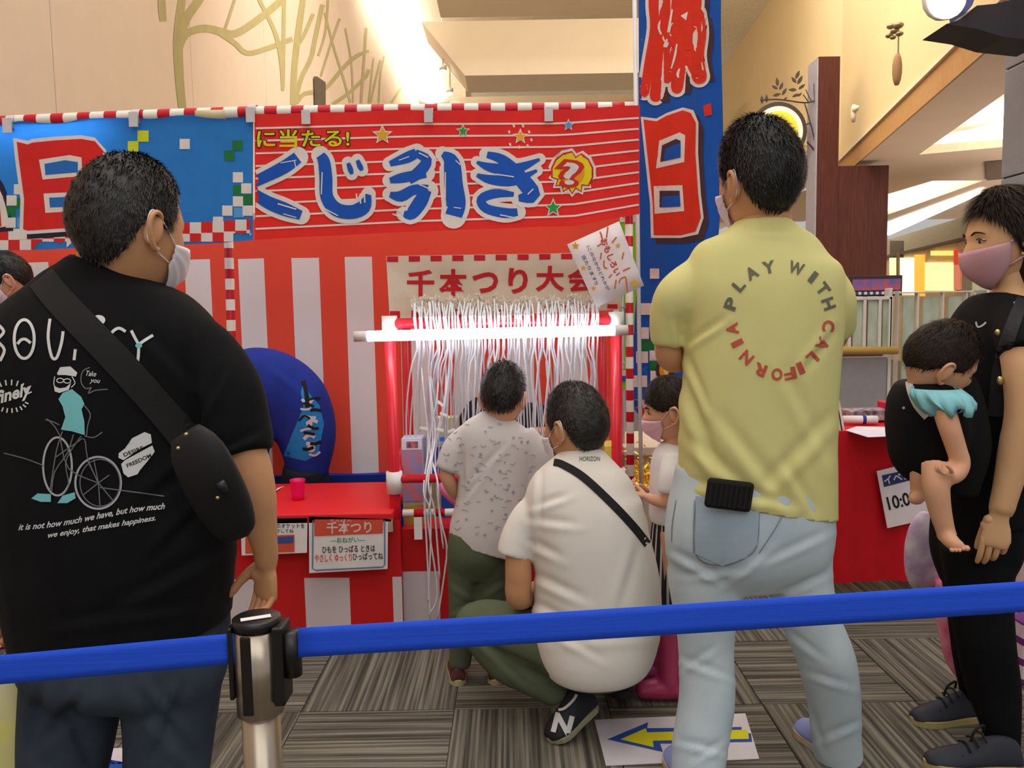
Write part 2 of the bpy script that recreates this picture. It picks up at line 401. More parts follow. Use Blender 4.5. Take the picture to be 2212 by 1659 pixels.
# ---- atrium ceiling, beams, far wall
CREAM = mat('cream_plaster', (238, 224, 202), rough=.8, var=.02, scale=2)
structure(G().box((1.6, 20, 8.75), (10.5, 24, .2)).make('ceiling', mat('ceiling_white', (240, 232, 214), rough=.8)))
structure(G().box((1.6, 31, 4.3), (10, .3, 8.8)).make('wall_back', CREAM))
def beam(xl_top, xl_bot, ytop, ybot, yback, Y, n):
    Zt = onY(1200, ytop, Y).z; Zb = onY(1200, ybot, Y).z; Yb = onZ(1200, yback, Zb).y
    g = G(); g.prism([(onY(xl_top, 100, Y).x, Y, Zt), (onY(xl_bot, 100, Y).x, Y, Zb), (onY(1530, 100, Y).x, Y, Zb), (onY(1530, 100, Y).x, Y, Zt)], (0, Yb - Y, 0)); return structure(g.make('trim_%d' % n, CREAM))
beam(925, 932, -400, -70, 34, 13.2, 1); beam(912, 1003, 42, 160, 197, 18, 2); beam(990, 990, 206, 262, 300, 22, 3)
g = G().box((-1.35, 24.3, 4.3), (.45, 3.5, 8.2)); structure(g.make('trim_4', mat('pilaster_white', (240, 232, 216))))
# glowing cove beside the wall head
g = G().box((-2.55, 22.5, 8.3), (.22, 12, .08))
tag(g.make('cove_lamp', mat('cove_glow', (255, 250, 240), emit=(255, 246, 228), es=14)), 'long white cove lamp glowing along the head of the mural wall', 'lamp')
for i, (x, y, Y, lb) in enumerate([(957, 150, 19, 'upper small white downlight beside the beige ceiling beams'), (972, 198, 21, 'lower small white downlight beside the beige ceiling beams')]):
    c = onY(x, y, Y); t = thing('downlight', lb, 'lamp', c, 'atrium downlights'); G().tube([c + V((0, 0, .06)), (c.x, c.y, 8.66)], .02, 8).make('stem', mat('white_metal', (235, 235, 230)), t, True)
    G().tube([c + V((0, 0, .08)), c + V((0, 0, -.02))], .085, 16).make('housing', mat('white_metal', (235, 235, 230)), t, True)
    G().ball(c + V((0, 0, -.03)), .06).make('lens', mat('spot_glow', (255, 250, 240), emit=(255, 250, 240), es=18), t, True)
# ---- right wall
P2 = onY(1815, 352, 15.0); Z1 = P2.z; P1 = onZ(2125, 50, Z1); P0 = P1 + (P1 - P2) * .8; T_ = 8.66
q = onZ(1562, 145, T_); P3 = V((q.x, q.y, 0)); P4 = P3 + V((.1, 8, 0))
RW = mat('yellow_wall', (232, 208, 160), rough=.85, var=.02, scale=2)
pl = [P0, P1, P2, P3, P4]; g = G(); vs = []
for p in pl:
    for z in (Z1, T_ + .3): vs += [(p.x, p.y, z), (p.x + .3, p.y + .05, z)]
f = []
for i in range(len(pl) - 1):
    a_, b_ = 4 * i, 4 * i + 4
    f += [(a_, b_, b_ + 2, a_ + 2), (a_ + 1, a_ + 3, b_ + 3, b_ + 1), (a_, a_ + 1, b_ + 1, b_), (a_ + 2, b_ + 2, b_ + 3, a_ + 3)]
g.add(vs, f); wr_ = structure(g.make('wall_right', RW))
d = (P1 - P2).normalized(); n = V((-abs(d.y), d.x, 0)).normalized()
if n.x > 0: n = -n
def strip(z0, z1, t, name, mt):
    g = G(); q = [P0 + n * t, P2 + n * t, P2 - n * .0, P0 - n * .0]
    g.prism([(p.x, p.y, z0) for p in q], (0, 0, z1 - z0)); return structure(g.make(name, mt))
strip(Z1 - .30, Z1, .03, 'trim_5', mat('soffit_tan', (190, 146, 96), rough=.7)); strip(Z1, Z1 + .035, .07, 'trim_6', mat('trim_cream', (238, 226, 204)))
# ---- walkway ceiling with lit recesses
ZC = Z1 - .3
outer = [V((P0.x, P0.y, ZC)), V((P2.x, P2.y, ZC)), V((5.2, 22, ZC)), V((17, 22, ZC)), V((17, P0.y, ZC))]
co1 = [onZ(1985, 334, ZC), onZ(2360, 300, ZC), onZ(2360, 67, ZC)]
co2 = [onZ(1738, 478, ZC), onZ(1922, 462, ZC), onZ(2124, 390, ZC), onZ(2014, 391, ZC), onZ(1762, 466, ZC)]
b = bmesh.new(); es = []
for lp in (outer, co1, co2):
    vv = [b.verts.new(p) for p in lp]; es += [b.edges.new((vv[i], vv[(i + 1) % len(vv)])) for i in range(len(vv))]
bmesh.ops.triangle_fill(b, use_beauty=True, use_dissolve=False, edges=es, normal=(0, 0, -1)); me = bpy.data.meshes.new('c'); b.to_mesh(me); b.free()
PINK = mat('walkway_ceiling_paint', (236, 206, 182), rough=.85, var=.02, scale=2)
wc = structure(mesh_obj('ceiling', me, PINK, None, False))
GL = mat('panel_glow', (255, 255, 250), emit=(255, 252, 244), es=3.2)
for lp in (co1, co2):
    g = G(); k = len(lp); top = [p + V((0, 0, .3)) for p in lp]
    g.add(lp + top, [(i, (i + 1) % k, (i + 1) % k + k, i + k) for i in range(k)] + [tuple(range(k, 2 * k))]); g.make('ceiling_recess', mat('recess_cream', (250, 236, 214)), wc)
def zpoly(pts, z, name, mt, lb):
    g = G().prism([onZ(x, y, z) for x, y in pts], (0, 0, .04)); return tag(g.make(name, mt), lb, 'lamp')
zpoly([(2010, 312), (2360, 286), (2360, 225), (2020, 303)], ZC + .02, 'light_panel', GL, 'broad glowing panel in the ceiling recess beside the grey pillar')
zpoly([(1745, 476), (1924, 455), (1944, 452), (2082, 391), (2016, 393), (1922, 432), (1762, 468)], ZC + .02, 'light_panel', GL, 'slanting glowing panel in the ceiling recess right of the brown column')
zpoly([(1700, 527), (1922, 508), (2118, 420), (2122, 409), (1922, 481), (1700, 506)], ZC - .045, 'light_panel', GL, 'long glowing strip on the ceiling just above the shop fascia')
# return-air grille (dark square)
g = G(); q = [onZ(x, y, ZC - .03) for x, y in [(2130, 352), (2180, 348), (2180, 386), (2131, 390)]]; g.prism(q, (0, 0, .03))
gr = tag(g.make('ceiling_grille', mat('grille_brown', (128, 106, 88))), 'small dark square grille in the ceiling above the woman', 'grille')
# ---- shop beyond
fz0, fz1 = 2.56, 2.95; A_ = onZ(1900, 523, fz1); B_ = onZ(2230, 424, fz1)
dd = (B_ - A_); nn_ = V((dd.y, -dd.x, 0)).normalized(); A0 = A_ - dd * .6
sh = thing('shop', 'lit shop front with olive fascia and glowing signs far beyond the fence', 'shop', (A_.x, A_.y, 0))
def wallpoly(x0, y0, x1, y1, name, mt, th=.05, off=0, parent=sh):
    o3 = nn_ * off; pp = A_ + o3
    q = [onP(x, y, pp, nn_) for x, y in ((x0, y0), (x1, y0), (x1, y1), (x0, y1))]; g = G().prism(q, -nn_ * th); return g.make(name, mt, parent)
G().prism([(A0.x, A0.y, fz0), (B_.x, B_.y, fz0), (B_.x, B_.y, fz1), (A0.x, A0.y, fz1)], -nn_ * .3).make('fascia', mat('fascia_olive', (168, 156, 130)), sh)
G().prism([(A0.x, A0.y, fz0 - .06), (B_.x, B_.y, fz0 - .06), (B_.x, B_.y, fz0), (A0.x, A0.y, fz0)], nn_ * .06).make('fascia_lip', mat('lip_dark', (96, 80, 64)), sh)
G().prism([(A0.x, A0.y, 0), (B_.x, B_.y, 0), (B_.x, B_.y, fz0 - .06), (A0.x, A0.y, fz0 - .06)], -nn_ * .3).make('shop_wall', mat('shop_cream', (216, 190, 150)), sh)
for x0_, y0_, x1_, y1_, c_, e_, nm in [(1921, 557, 1934, 625, (255, 236, 160), 1.2, 'lit_panel'), (1938, 557, 1972, 636, (255, 244, 190), 1.6, 'lit_panel'), (1975, 550, 1994, 640, (255, 190, 70), .7, 'lit_panel'),
        (1998, 567, 2056, 628, (255, 226, 150), 1.3, 'poster'), (2060, 540, 2074, 572, (240, 70, 30), .35, 'banner'), (2060, 572, 2074, 626, (244, 150, 120), .35, 'banner'), (2010, 542, 2056, 552, (255, 214, 110), 1.0, 'lit_panel')]:
    wallpoly(x0_, y0_, x1_, y1_, nm, mat('lit_%d_%d' % (x0_, y0_), c_, emit=c_, es=e_), .04, .05)
wallpoly(1922, 520, 1950, 560, 'dark_frame', mat('lip_dark', (96, 80, 64)), .05, .02)
wallpoly(2078, 540, 2100, 700, 'side_wall', mat('shop_grey', (176, 168, 150)), .1, .1); wallpoly(2100, 560, 2212, 700, 'side_window', mat('shop_green', (206, 214, 170), emit=(206, 214, 170), es=.25), .05, .1)
wallpoly(1936, 545, 1940, 640, 'mullion', mat('mullion', (120, 96, 60)), .04, .1)
# ---- brown column
BR = mat('dark_wood', (74, 38, 30), rough=.55, var=.25, scale=7, stretch=(6, 6, .35), spec=.15)
BL = mat('column_side_lit', (150, 146, 158), rough=.35, spec=.5)  # bluish light reflected off the column's left face, put into the colour
Yc = 13.0; xa, xb = onY(1769, 130, Yc).x, onY(1815, 130, Yc).x; zt = onY(1790, 122, Yc).z
cl = tag(bpy.data.objects.new('column', None), 'dark brown wood-clad column with bluish light painted on its side and a wider shoulder', 'column'); COL.objects.link(cl); cl.location = (xa, Yc, 0)
G().box(((xa + xb) / 2, Yc + .2, zt / 2), (xb - xa, .4, zt)).make('column_core', BR, cl)
G().box((xa - .012, Yc + .21, zt / 2 - .02), (.02, .40, zt)).make('lit_side_sheet', BL, cl)  # thin sheet that carries the painted light on the brown side
xd, xe = onY(1800, 360, Yc).x, onY(1922, 360, Yc).x; zs = onY(1870, 357, Yc).z
G().box(((xd + xe) / 2, Yc + .28, zs / 2), (xe - xd, .5, zs)).make('shoulder', BR, cl)
# ---- leaf bracket sign on the column
Ys = 13.1; IR = mat('iron_black', (54, 44, 40), rough=.5)
t = thing('bracket_sign', 'black iron bracket with leaves holding a round yellow-green sign on the brown column', 'sign', onY(1765, 300, Ys))
S = lambda x, y: onY(1600 + x / 7.54, 130 + y / 7.54, Ys)
for pts, w_ in [([(330, 650), (620, 640), (1000, 690), (1140, 680), (1260, 640)], 3.2), ([(1040, 700), (1100, 900), (1180, 1200), (1250, 1590)], 3), ([(1260, 640), (1290, 900), (1330, 1150), (1340, 1350), (1270, 1600)], 2.4),
        ([(1080, 1330), (1180, 1440), (1250, 1540)], 4), ([(1020, 560), (1060, 620), (1110, 690)], 2.4), ([(1060, 480), (1110, 590), (1160, 680)], 2), ([(1060, 1050), (1120, 1030), (1150, 1080)], 3), ([(1190, 380), (1200, 640), (1240, 1000)], 1.5)]:
    G().tube([S(x, y) for x, y in pts], m(w_ / 2, Ys), 8, 16).make('iron_bar', IR, t, True)
c0 = onY(1681, 284, Ys); rr = m(61, Ys)
def disc(c, r, th, n=40):
    return [(c.x + r * math.cos(2 * PI * k / n), c.y, c.z + r * math.sin(2 * PI * k / n)) for k in range(n)]
G().prism(disc(c0, rr, 0), (0, .08, 0)).make('sign_rim', IR, t)
G().prism(disc(c0 - V((0, .012, 0)), rr * .85, 0), (0, .02, 0)).make('sign_face', mat('sign_cream', (226, 224, 190), emit=(226, 224, 190), es=.15), t)
G().prism(disc(c0 - V((0, .022, 0)), rr * .68, 0), (0, .015, 0)).make('sign_emblem', mat('sign_green', (190, 190, 50), c2=(232, 200, 60), scale=2.2), t)
lf = None
for x, y, an, s_ in [(350, 640, 95, 1), (425, 620, 95, .95), (600, 350, 100, 1), (665, 420, 70, 1), (560, 440, 150, .8), (595, 562, 10, 1), (715, 510, 60, 1), (730, 625, 40, .6), (870, 320, 130, .9), (930, 235, 68, 1.1), (970, 320, 62, 1.2), (1000, 430, 35, 1), (850, 480, 175, 1), (900, 570, 20, .9), (965, 560, 40, .7)]:
    c = S(x, y); L_ = m(8.6, Ys) * s_; r_ = math.radians(an); ux, uz = math.cos(r_), math.sin(r_); pr = [(-1, 0), (-.5, .32), (.1, .38), (.6, .2), (1, 0), (.6, -.2), (.1, -.38), (-.5, -.32)]
    G().prism([(c.x + (a1 * ux - b1 * uz) * L_, c.y, c.z + (a1 * uz + b1 * ux) * L_) for a1, b1 in pr], (0, .02, 0)).make('leaf', IR, t)
# ---- wall ornaments
def onwall(x, y, off=.05):
    return onP(x, y, P1 + n * off, n)
c = onwall(1933, 65, .12); t = thing('wall_ornament', 'small metal ornament with an oval disc hanging on the yellow wall', 'ornament', c)
OM = mat('ornament_metal', (150, 136, 104), rough=.4, metal=.5)
for dx, dy, s_ in [(-8, -8, 7), (8, -10, 8), (0, 2, 7), (-12, 12, 6), (10, 8, 6), (-4, 16, 5)]: G().ball(onwall(1933 + dx, 65 + dy, .12), (m(s_, 12), m(s_, 12), m(s_ * .6, 12)), n=10).make('petal', OM, t, True)
G().tube([onwall(1941, 72, .12), onwall(1940, 125, .1)], .008, 6).make('cord', OM, t); c2 = onwall(1938, 150, .1); G().ball(c2, (.05, .05, m(26, 12)), n=14).make('disc', mat('ornament_tan', (170, 130, 90)), t, True)
c = onwall(1844, 245, .06); g = G(); g.ball(c, (.03, .05, .12), n=10).ball(onwall(1847, 236, .07), (.03, .1, .04), n=10)
tag(g.make('wall_ornament', mat('ornament_white', (226, 210, 180)), None, True), 'tiny white bird-shaped ornament low on the yellow wall beside the column', 'ornament')
# vent slit on the white ceiling side
# ---- grey pillar, stage canopy and lamp top right
Yp = 6.5; xp = onY(2169, 150, Yp + .35).x; PB = mat('pillar_blue', (140, 146, 164), rough=.35, spec=.5, var=.04)
t = thing('pillar', 'blue-grey panelled pillar at the right edge under a dark canopy', 'column', (xp + .4, Yp, 0))
zz = [0, 1.3, onY(2190, 372, Yp).z, onY(2190, 125, Yp).z, 4.6]
for k in range(4): G().box((xp + .4, Yp + .17, (zz[k] + zz[k + 1]) / 2), (.8, .34, zz[k + 1] - zz[k] - .012)).make('cladding_panel', PB, t, bevel=.006)
G().box((xp + .4, Yp + .17, 2.3), (.77, .31, 4.6)).make('pillar_core', mat('core_dark', (60, 60, 66)), t)
cp = [(2044, 52), (2075, 42), (2110, 12), (2150, 8), (2260, -20), (2260, 90), (2168, 80), (2110, 62)]
t = thing('canopy', 'dark pointed canopy beside the glaring lamp at the top right', 'canopy', onY(2150, 50, 6.2))
G().prism([onY(x, y, 6.1) for x, y in cp], (0, .35, 0)).make('canopy_body', mat('canopy_dark', (52, 52, 60), rough=.5), t)
G().prism([onY(x, y, 6.05) for x, y in [(2085, 30), (2100, 12), (2112, -20), (2080, -30), (2076, -5)]], (0, .2, 0)).make('bracket_arm', mat('arm_blue', (90, 96, 150)), t)
c = onY(2045, -2, 5.9); t = thing('flood_lamp', 'round flood lamp glaring white at the top right', 'lamp', c)
G().ball(c + V((0, .05, .02)), (.145, .1, .15)).make('housing', mat('white_metal', (235, 235, 230)), t, True)
G().ball(c, (.135, .07, .135), n=20).make('lens', mat('flood_glow', (255, 252, 246), emit=(255, 252, 246), es=9), t, True)
# ---- fence of the play area, right background
Yf = 5.5; WT = mat('fence_white', (222, 218, 210), rough=.5)
t = thing('play_area_fence', 'white slatted fence with green glass and a wooden handrail behind the red table', 'fence', onY(1870, 900, Yf))
def fbox(x0, y0, x1, y1, name, mt, Y=Yf, th=.05, par=t, bev=.004):
    a_, b_ = onY(x0, y1, Y), onY(x1, y0, Y); return G().box(((a_.x + b_.x) / 2, Y + th / 2, (a_.z + b_.z) / 2), (b_.x - a_.x, th, b_.z - a_.z)).make(name, mt, par, bevel=bev)
for x in (1796, 1832, 1864, 1897, 1921): fbox(x, 645, x + 9, 752, 'slat', WT)
fbox(1780, 640, 1930, 650, 'rail', WT); fbox(1913, 622, 1929, 1000, 'post', WT, th=.08); fbox(1933, 628, 1943, 1000, 'post', WT, th=.06)
for x in (1976, 2030, 2080, 2098): fbox(x, 632, x + 11, 900, 'slat', WT)
fbox(2104, 626, 2132, 900, 'post', mat('fence_grey', (168, 162, 166)), th=.1); fbox(1944, 628, 2104, 634, 'rail', WT)
GP = mat('green_glass', (150, 170, 132), c2=(200, 206, 190), scale=9, rough=.15, spec=.6, stretch=(1, 1, .5))
for x0_, x1_ in ((1806, 1831), (1842, 1863), (1874, 1896), (1906, 1920), (1945, 1975), (1988, 2029), (2042, 2079)): fbox(x0_, 640, x1_, 752 if x0_ < 1930 else 900, 'pane', GP, Y=Yf + .02, th=.012, bev=0)
a_, b_ = onY(1380, 757, Yf - .06), onY(1938, 757, Yf - .06); G().tube([a_, b_], .027, 12).make('handrail', mat('handrail_wood', (214, 172, 90), rough=.4), t, True)
fbox(1340, 770, 1916, 1100, 'lower_panel', mat('grey_panel', (158, 154, 156), rough=.5), th=.04)
fbox(1340, 690, 1560, 770, 'upper_panel', mat('grey_panel', (158, 154, 156), rough=.5), th=.04)
t = thing('picture_box', 'colourful printed display box standing on the fence beside the brown column', 'box', onY(1895, 640, Yf + .1))
fbox(1836, 594, 1950, 640, 'case', mat('case_dark', (74, 56, 60)), Y=Yf + .08, th=.12, par=t); fbox(1842, 602, 1946, 628, 'picture', mat('picture_mix', (214, 90, 50), c2=(80, 110, 190), scale=14), Y=Yf + .07, th=.01, par=t, bev=0)
fbox(1842, 629, 1946, 637, 'picture_edge', band_mat('hazard_edge', (70, 80, 120), (226, 220, 214), 0, .04, .5), Y=Yf + .07, th=.01, par=t, bev=0)
# ================================================================ festival booth
RED, WHT = (226, 42, 40), (236, 230, 232)
# back curtain: wide red and white bands
Yk = 4.0
xs0 = onY(635, 700, Yk).x; per = onY(750, 700, Yk).x - xs0; zk = onY(700, 556, Yk).z
CUR = band_mat('curtain_cloth', (240, 84, 64), (236, 234, 238), 0, per, .5, phase=xs0, limit=zk, rough=.8, transl=.12)
zb, ztp = onY(800, 1026, Yk).z, onY(800, 470, Yk).z; xl, xr = -2.85, onY(1345, 800, Yk).x
cu = sheet('striped_curtain', lambda u, v: (xl + (xr - xl) * u, Yk, zb + (ztp - zb) * v), 160, 10, CUR, None, wave=lambda u, v: (0, .012 * math.sin(u * 60) + .008 * math.sin(u * 23 + 1), 0))
tag(cu, 'red and white striped curtain hanging at the back of the booth', 'curtain')
g = G(); g.box(((xl + xr) / 2, Yk + .05, ztp + .02), (xr - xl, .03, .03)); tag(g.make('curtain_rail', mat('rail_grey', (190, 190, 190))), 'thin grey rail carrying the striped back curtain', 'rail')
for x_, z_ in ((xl, 0), (xr, 0)): pass
# striped poles
def pole_mat(name, axis, per, ph=0): return band_mat(name, (238, 232, 222), (198, 24, 42), axis, per, .47, ph, rough=.35)
pt = [onY(-60, 266, 3.1), onY(550, 243, 3.1), onY(1368, 233, 3.1)]
o = G().tube(pt, m(12.5, 3.1), 16, 20).make('striped_pole', pole_mat('pole_x', 0, m(56, 3.1), onY(574, 240, 3.1).x), None, True)
tag(o, 'long red and white taped pole running across the top of the booth', 'pole')
def vpole(x0_, y0_, x1_, Y, r, lb, per=40):
    a_ = onY(x0_, y0_, Y); b_ = V((onY(x1_, 1000, Y).x, Y, 0)); o = G().tube([b_, a_], m(r, Y), 14).make('striped_pole', pole_mat('pole_z', 2, m(per, Y)), None, True); return tag(o, lb, 'pole')
vpole(1357, 245, 1362, 3.13, 8.5, 'red and white taped upright pole at the right end of the booth')
vpole(486, 262, 502, 3.35, 9.5, 'red and white taped upright pole in the middle of the booth', 44)
# flag pole of the tall banner
a_ = onY(1370, -60, 3.28); o = G().tube([(onY(1388, 1040, 3.28).x, 3.28, 0), a_], m(4.6, 3.28), 10).make('banner_pole', mat('pole_white', (214, 210, 212), rough=.35), None, True)
tag(o, 'thin white flag pole of the tall blue banner', 'pole')
# ---- red lottery banner
CLR = mat('banner_red', (228, 44, 38), rough=.75, transl=.12); CLB = mat('banner_blue', (44, 128, 214), rough=.75, transl=.42)
def lerpf(pts):
    def f(x):
        for (a_, b_), (c_, d_) in zip(pts, pts[1:]):
            if x <= c_: return b_ + (d_ - b_) * (x - a_) / (c_ - a_)
        return pts[-1][1]
    return f
rt = lerpf([(545, 246), (900, 238), (1200, 238), (1372, 228), (1400, 228)]); rb = lerpf([(545, 518), (900, 500), (1240, 488), (1380, 462), (1400, 458)])
LW = mat('print_white', (232, 222, 216), rough=.75, transl=.1)
def P_(n, c): return mat('print_' + n, c, rough=.75, transl=.1)
bn = sheet('lottery_banner', lambda u, v: onY(549 + (1382 - 549) * u, rt(549 + 833 * u) + (rb(549 + 833 * u) - rt(549 + 833 * u)) * v, 3.07), 90, 14, CLR, None,
    wave=lambda u, v: (0, .006 * math.sin(u * 31 + v) + .005 * math.sin(u * 13 + 2 * v), 0))
tag(bn, 'red cloth banner with white lines and big blue brush lettering', 'banner')
bv = bvh_of(bn)
a = Art()
for k in range(9):
    v0 = .115 + k * .1
    a.line([(x, rt(x) + (rb(x) - rt(x)) * v0) for x in range(552, 1381, 23)], 4, k=1)
a.drop('white_line', LW, bn, bv, .003)
BIG = [([(643, 340, 26), (612, 362, 28), (560, 388, 24), (530, 402, 20)], 0), ([(530, 405, 18), (575, 435, 27), (615, 452, 29), (650, 465, 20)], 0),
    ([(692, 335, 20), (700, 350, 26), (704, 385, 28), (706, 425, 28), (726, 452, 30), (760, 458, 30), (786, 446, 30), (796, 420, 12)], 0), ([(752, 352, 8), (757, 366, 12), (760, 376, 7)], 0), ([(772, 346, 8), (778, 360, 12), (782, 368, 7)], 0),
    ([(842, 354, 12), (880, 340, 24), (900, 330, 20)], 0), ([(897, 330, 16), (922, 346, 22), (905, 372, 26), (882, 388, 22)], 0), ([(842, 390, 12), (870, 384, 22), (920, 374, 20)], 0), ([(842, 420, 12), (866, 424, 24), (894, 410, 22), (924, 412, 26)], 0), ([(922, 410, 22), (908, 436, 30), (888, 462, 26), (872, 462, 12)], 0),
    ([(956, 332, 12), (975, 350, 34), (980, 400, 40), (985, 440, 42), (980, 466, 36)], 0),
    ([(1030, 350, 6), (1060, 362, 20), (1110, 366, 24), (1166, 344, 6)], 0), ([(1030, 378, 8), (1060, 388, 20), (1110, 390, 22), (1160, 368, 6)], 0), ([(1052, 334, 14), (1085, 345, 22), (1120, 380, 32), (1150, 420, 34), (1120, 428, 14)], 0),
    ([(1110, 420, 10), (1070, 418, 20), (1040, 430, 20), (1050, 450, 20), (1090, 460, 22), (1118, 458, 16)], 0)]
a = Art(); a2 = Art()
for pts, _ in BIG:
    a.line([(x, y, w_ + 20) for x, y, w_ in pts], 0); a2.line(pts, 0)
    for x, y, w_ in (pts[0], pts[-1]): a.disc(x, y, (w_ + 20) / 2)
a.drop('letter_outline', LW, bn, bv, .006); a2.drop('letters', P_('deepblue', (24, 88, 190)), bn, bv, .009)
a = Art()
for x0_, y0_, x1_, y1_, w_ in [(606, 352, 640, 346, 2), (636, 348, 640, 366, 2), (600, 440, 640, 452, 3), (612, 462, 640, 470, 2), (696, 372, 694, 420, 2.5), (700, 450, 730, 466, 2.5), (770, 418, 771, 438, 3), (778, 418, 779, 440, 3), (787, 416, 788, 438, 3), (905, 330, 925, 340, 2.5), (862, 346, 884, 338, 2), (905, 398, 928, 408, 2.5), (852, 452, 868, 458, 3), (848, 462, 864, 468, 3), (962, 372, 962, 430, 2.5), (966, 446, 960, 462, 3), (984, 346, 994, 356, 2), (1070, 376, 1110, 382, 2.5), (1060, 404, 1100, 406, 2.5), (1116, 440, 1128, 448, 2.5), (1080, 464, 1110, 470, 2.5), (1140, 420, 1152, 408, 2.5), (980, 448, 996, 450, 2)]: a.line([(x0_, y0_), (x1_, y1_)], w_)
o = a.drop('brush_streaks', LW, bn, bv, .013); o['kind'] = 'stuff'
tp = G().tube([onY(426, 248, 3.1), onY(490, 246, 3.1)], m(13.2, 3.1), 16); tag(tp.make('tape_wrap', mat('tape_yellow', (226, 214, 170), rough=.4), None, True), 'pale yellow tape wrapped round the long striped pole', 'tape')
a = Art().text('に当たる!', 556, 280, 754, 318, bold=.06, ref=None, rot=-.01); a.drop('slogan_outline', P_('black', (30, 28, 26)), bn, bv, .006)
a = Art().text('に当たる!', 556, 280, 754, 318, bold=.018, rot=-.01); a.drop('slogan', P_('lime', (220, 216, 30)), bn, bv, .009)
a = Art(); 
for x, y, r in [(826, 291, 23), (1000, 283, 16), (1124, 295, 18), (1228, 270, 14), (1195, 449, 22)]: a.star(x, y, r)
for x, y in [(1110, 272), (1130, 272), (1143, 285), (1148, 302), (1140, 315), (1122, 318), (1102, 312), (1100, 285)]: a.line([(x - 1, y - 3), (x + 1, y + 3)], 4)
a.drop('star_outline', LW, bn, bv, .006)
Art().star(826, 291, 17).star(1124, 295, 13).drop('star', P_('gold', (232, 172, 40)), bn, bv, .009)
Art().star(1000, 283, 12).star(1195, 449, 16).drop('star', P_('green', (50, 160, 70)), bn, bv, .009)
Art().star(1228, 270, 10).drop('star', P_('sky', (90, 160, 220)), bn, bv, .009)
def burst(a_, x, y, r, k=.78, n=14): return a_.star(x, y, r, n, k)
burst(Art(), 1236, 373, 53, .8).drop('burst_outline', LW, bn, bv, .006); burst(Art(), 1236, 373, 47, .76).drop('burst', P_('burst_red', (214, 50, 36)), bn, bv, .008)
burst(Art(), 1236, 373, 43, .74).drop('burst', P_('yellow', (240, 214, 30)), bn, bv, .010); Art().disc(1236, 373, 27).drop('burst_centre', P_('orange', (238, 160, 34)), bn, bv, .012)
Art().text('?', 1218, 350, 1250, 400, bold=.08).drop('question_mark', P_('burst_red', (214, 50, 36)), bn, bv, .014); Art().text('?', 1220, 352, 1248, 398, bold=.02).drop('question_mark', LW, bn, bv, .016)
for x, yt in [(660, 236), (925, 232), (1185, 230)]:
    g = G(); p = onY(x, yt + 2, 3.05); q = onY(x, yt + 32, 3.05); wd = m(18, 3.05)
    g.box((p.x, p.y, (p.z + q.z) / 2), (wd, .006, p.z - q.z)); g.ring([[(p.x + s_ * wd / 2, 3.1 + .03 * math.cos(t_), p.z - .012 + .031 * math.sin(t_)) for t_ in [2 * PI * k / 14 for k in range(14)]] for s_ in (-1, 1)], caps=False)
    g.make('hanging_loop', mat('loop_grey', (206, 200, 202)), bn)
# ---- blue festival banner, lamp behind its left half
bt = lerpf([(-90, 268), (0, 264), (285, 258), (552, 244)]); bb_ = lerpf([(-90, 545), (0, 543), (285, 534), (470, 526), (552, 520)])
bl = sheet('festival_banner', lambda u, v: onY(-90 + 641 * u, bt(-90 + 641 * u) + (bb_(-90 + 641 * u) - bt(-90 + 641 * u)) * v, 3.10), 70, 14, CLB, None,
    wave=lambda u, v: (0, .006 * math.sin(u * 22 + v * 2) - .02 + .005 * math.sin(u * 9), 0))
tag(bl, 'blue cloth banner with a red character and checkered lower edge at the upper left', 'banner'); bv = bvh_of(bl)
a = Art(); r_ = Art(); gq = Art(); bq = Art()
for i in range(26):
    for j in range(2):
        x = -80 + i * 24.5; y = bb_(x + 12) - 24 * (j + 1); xx = min(x + 24.5, 549)
        if x > 548: continue
        ((a if (i + j) % 2 else r_)).rect(x, y, xx, y + 24)
for x, y in [(500, 372), (517, 395), (500, 418), (517, 440), (478, 440), (525, 418 - 24)]: pass
for x, y, k in [(388, 300, 'w'), (503, 372, 'w'), (521, 396, 'w'), (503, 400, 'g'), (524, 420, 'g'), (503, 424, 'w'), (524, 444, 'w'), (480, 444, 'w'), (460, 468, 'w'), (505, 448, 'b'), (30, 398, 'w'), (30, 428, 'g'), (12, 445, 'g'), (12, 470, 'w'), (36, 470, 'b'), (484, 325, 'G'), (502, 303, 'G'), (36, 495, 'w'), (14, 422, 'w')]:
    {'w': a, 'g': gq, 'b': bq, 'G': gq}[k].rect(x, y, x + 22, y + 22)
a.drop('white_square', LW, bl, bv, .003); r_.drop('red_square', P_('red', (222, 40, 38)), bl, bv, .003); gq.drop('green_square', P_('darkgreen', (30, 120, 60)), bl, bv, .004)
bq.drop('blue_square', P_('sky', (90, 160, 220)), bl, bv, .004); Art().rect(297, 282, 321, 306).rect(276, 305, 299, 327).drop('yellow_square', P_('limey', (214, 220, 40)), bl, bv, .004)
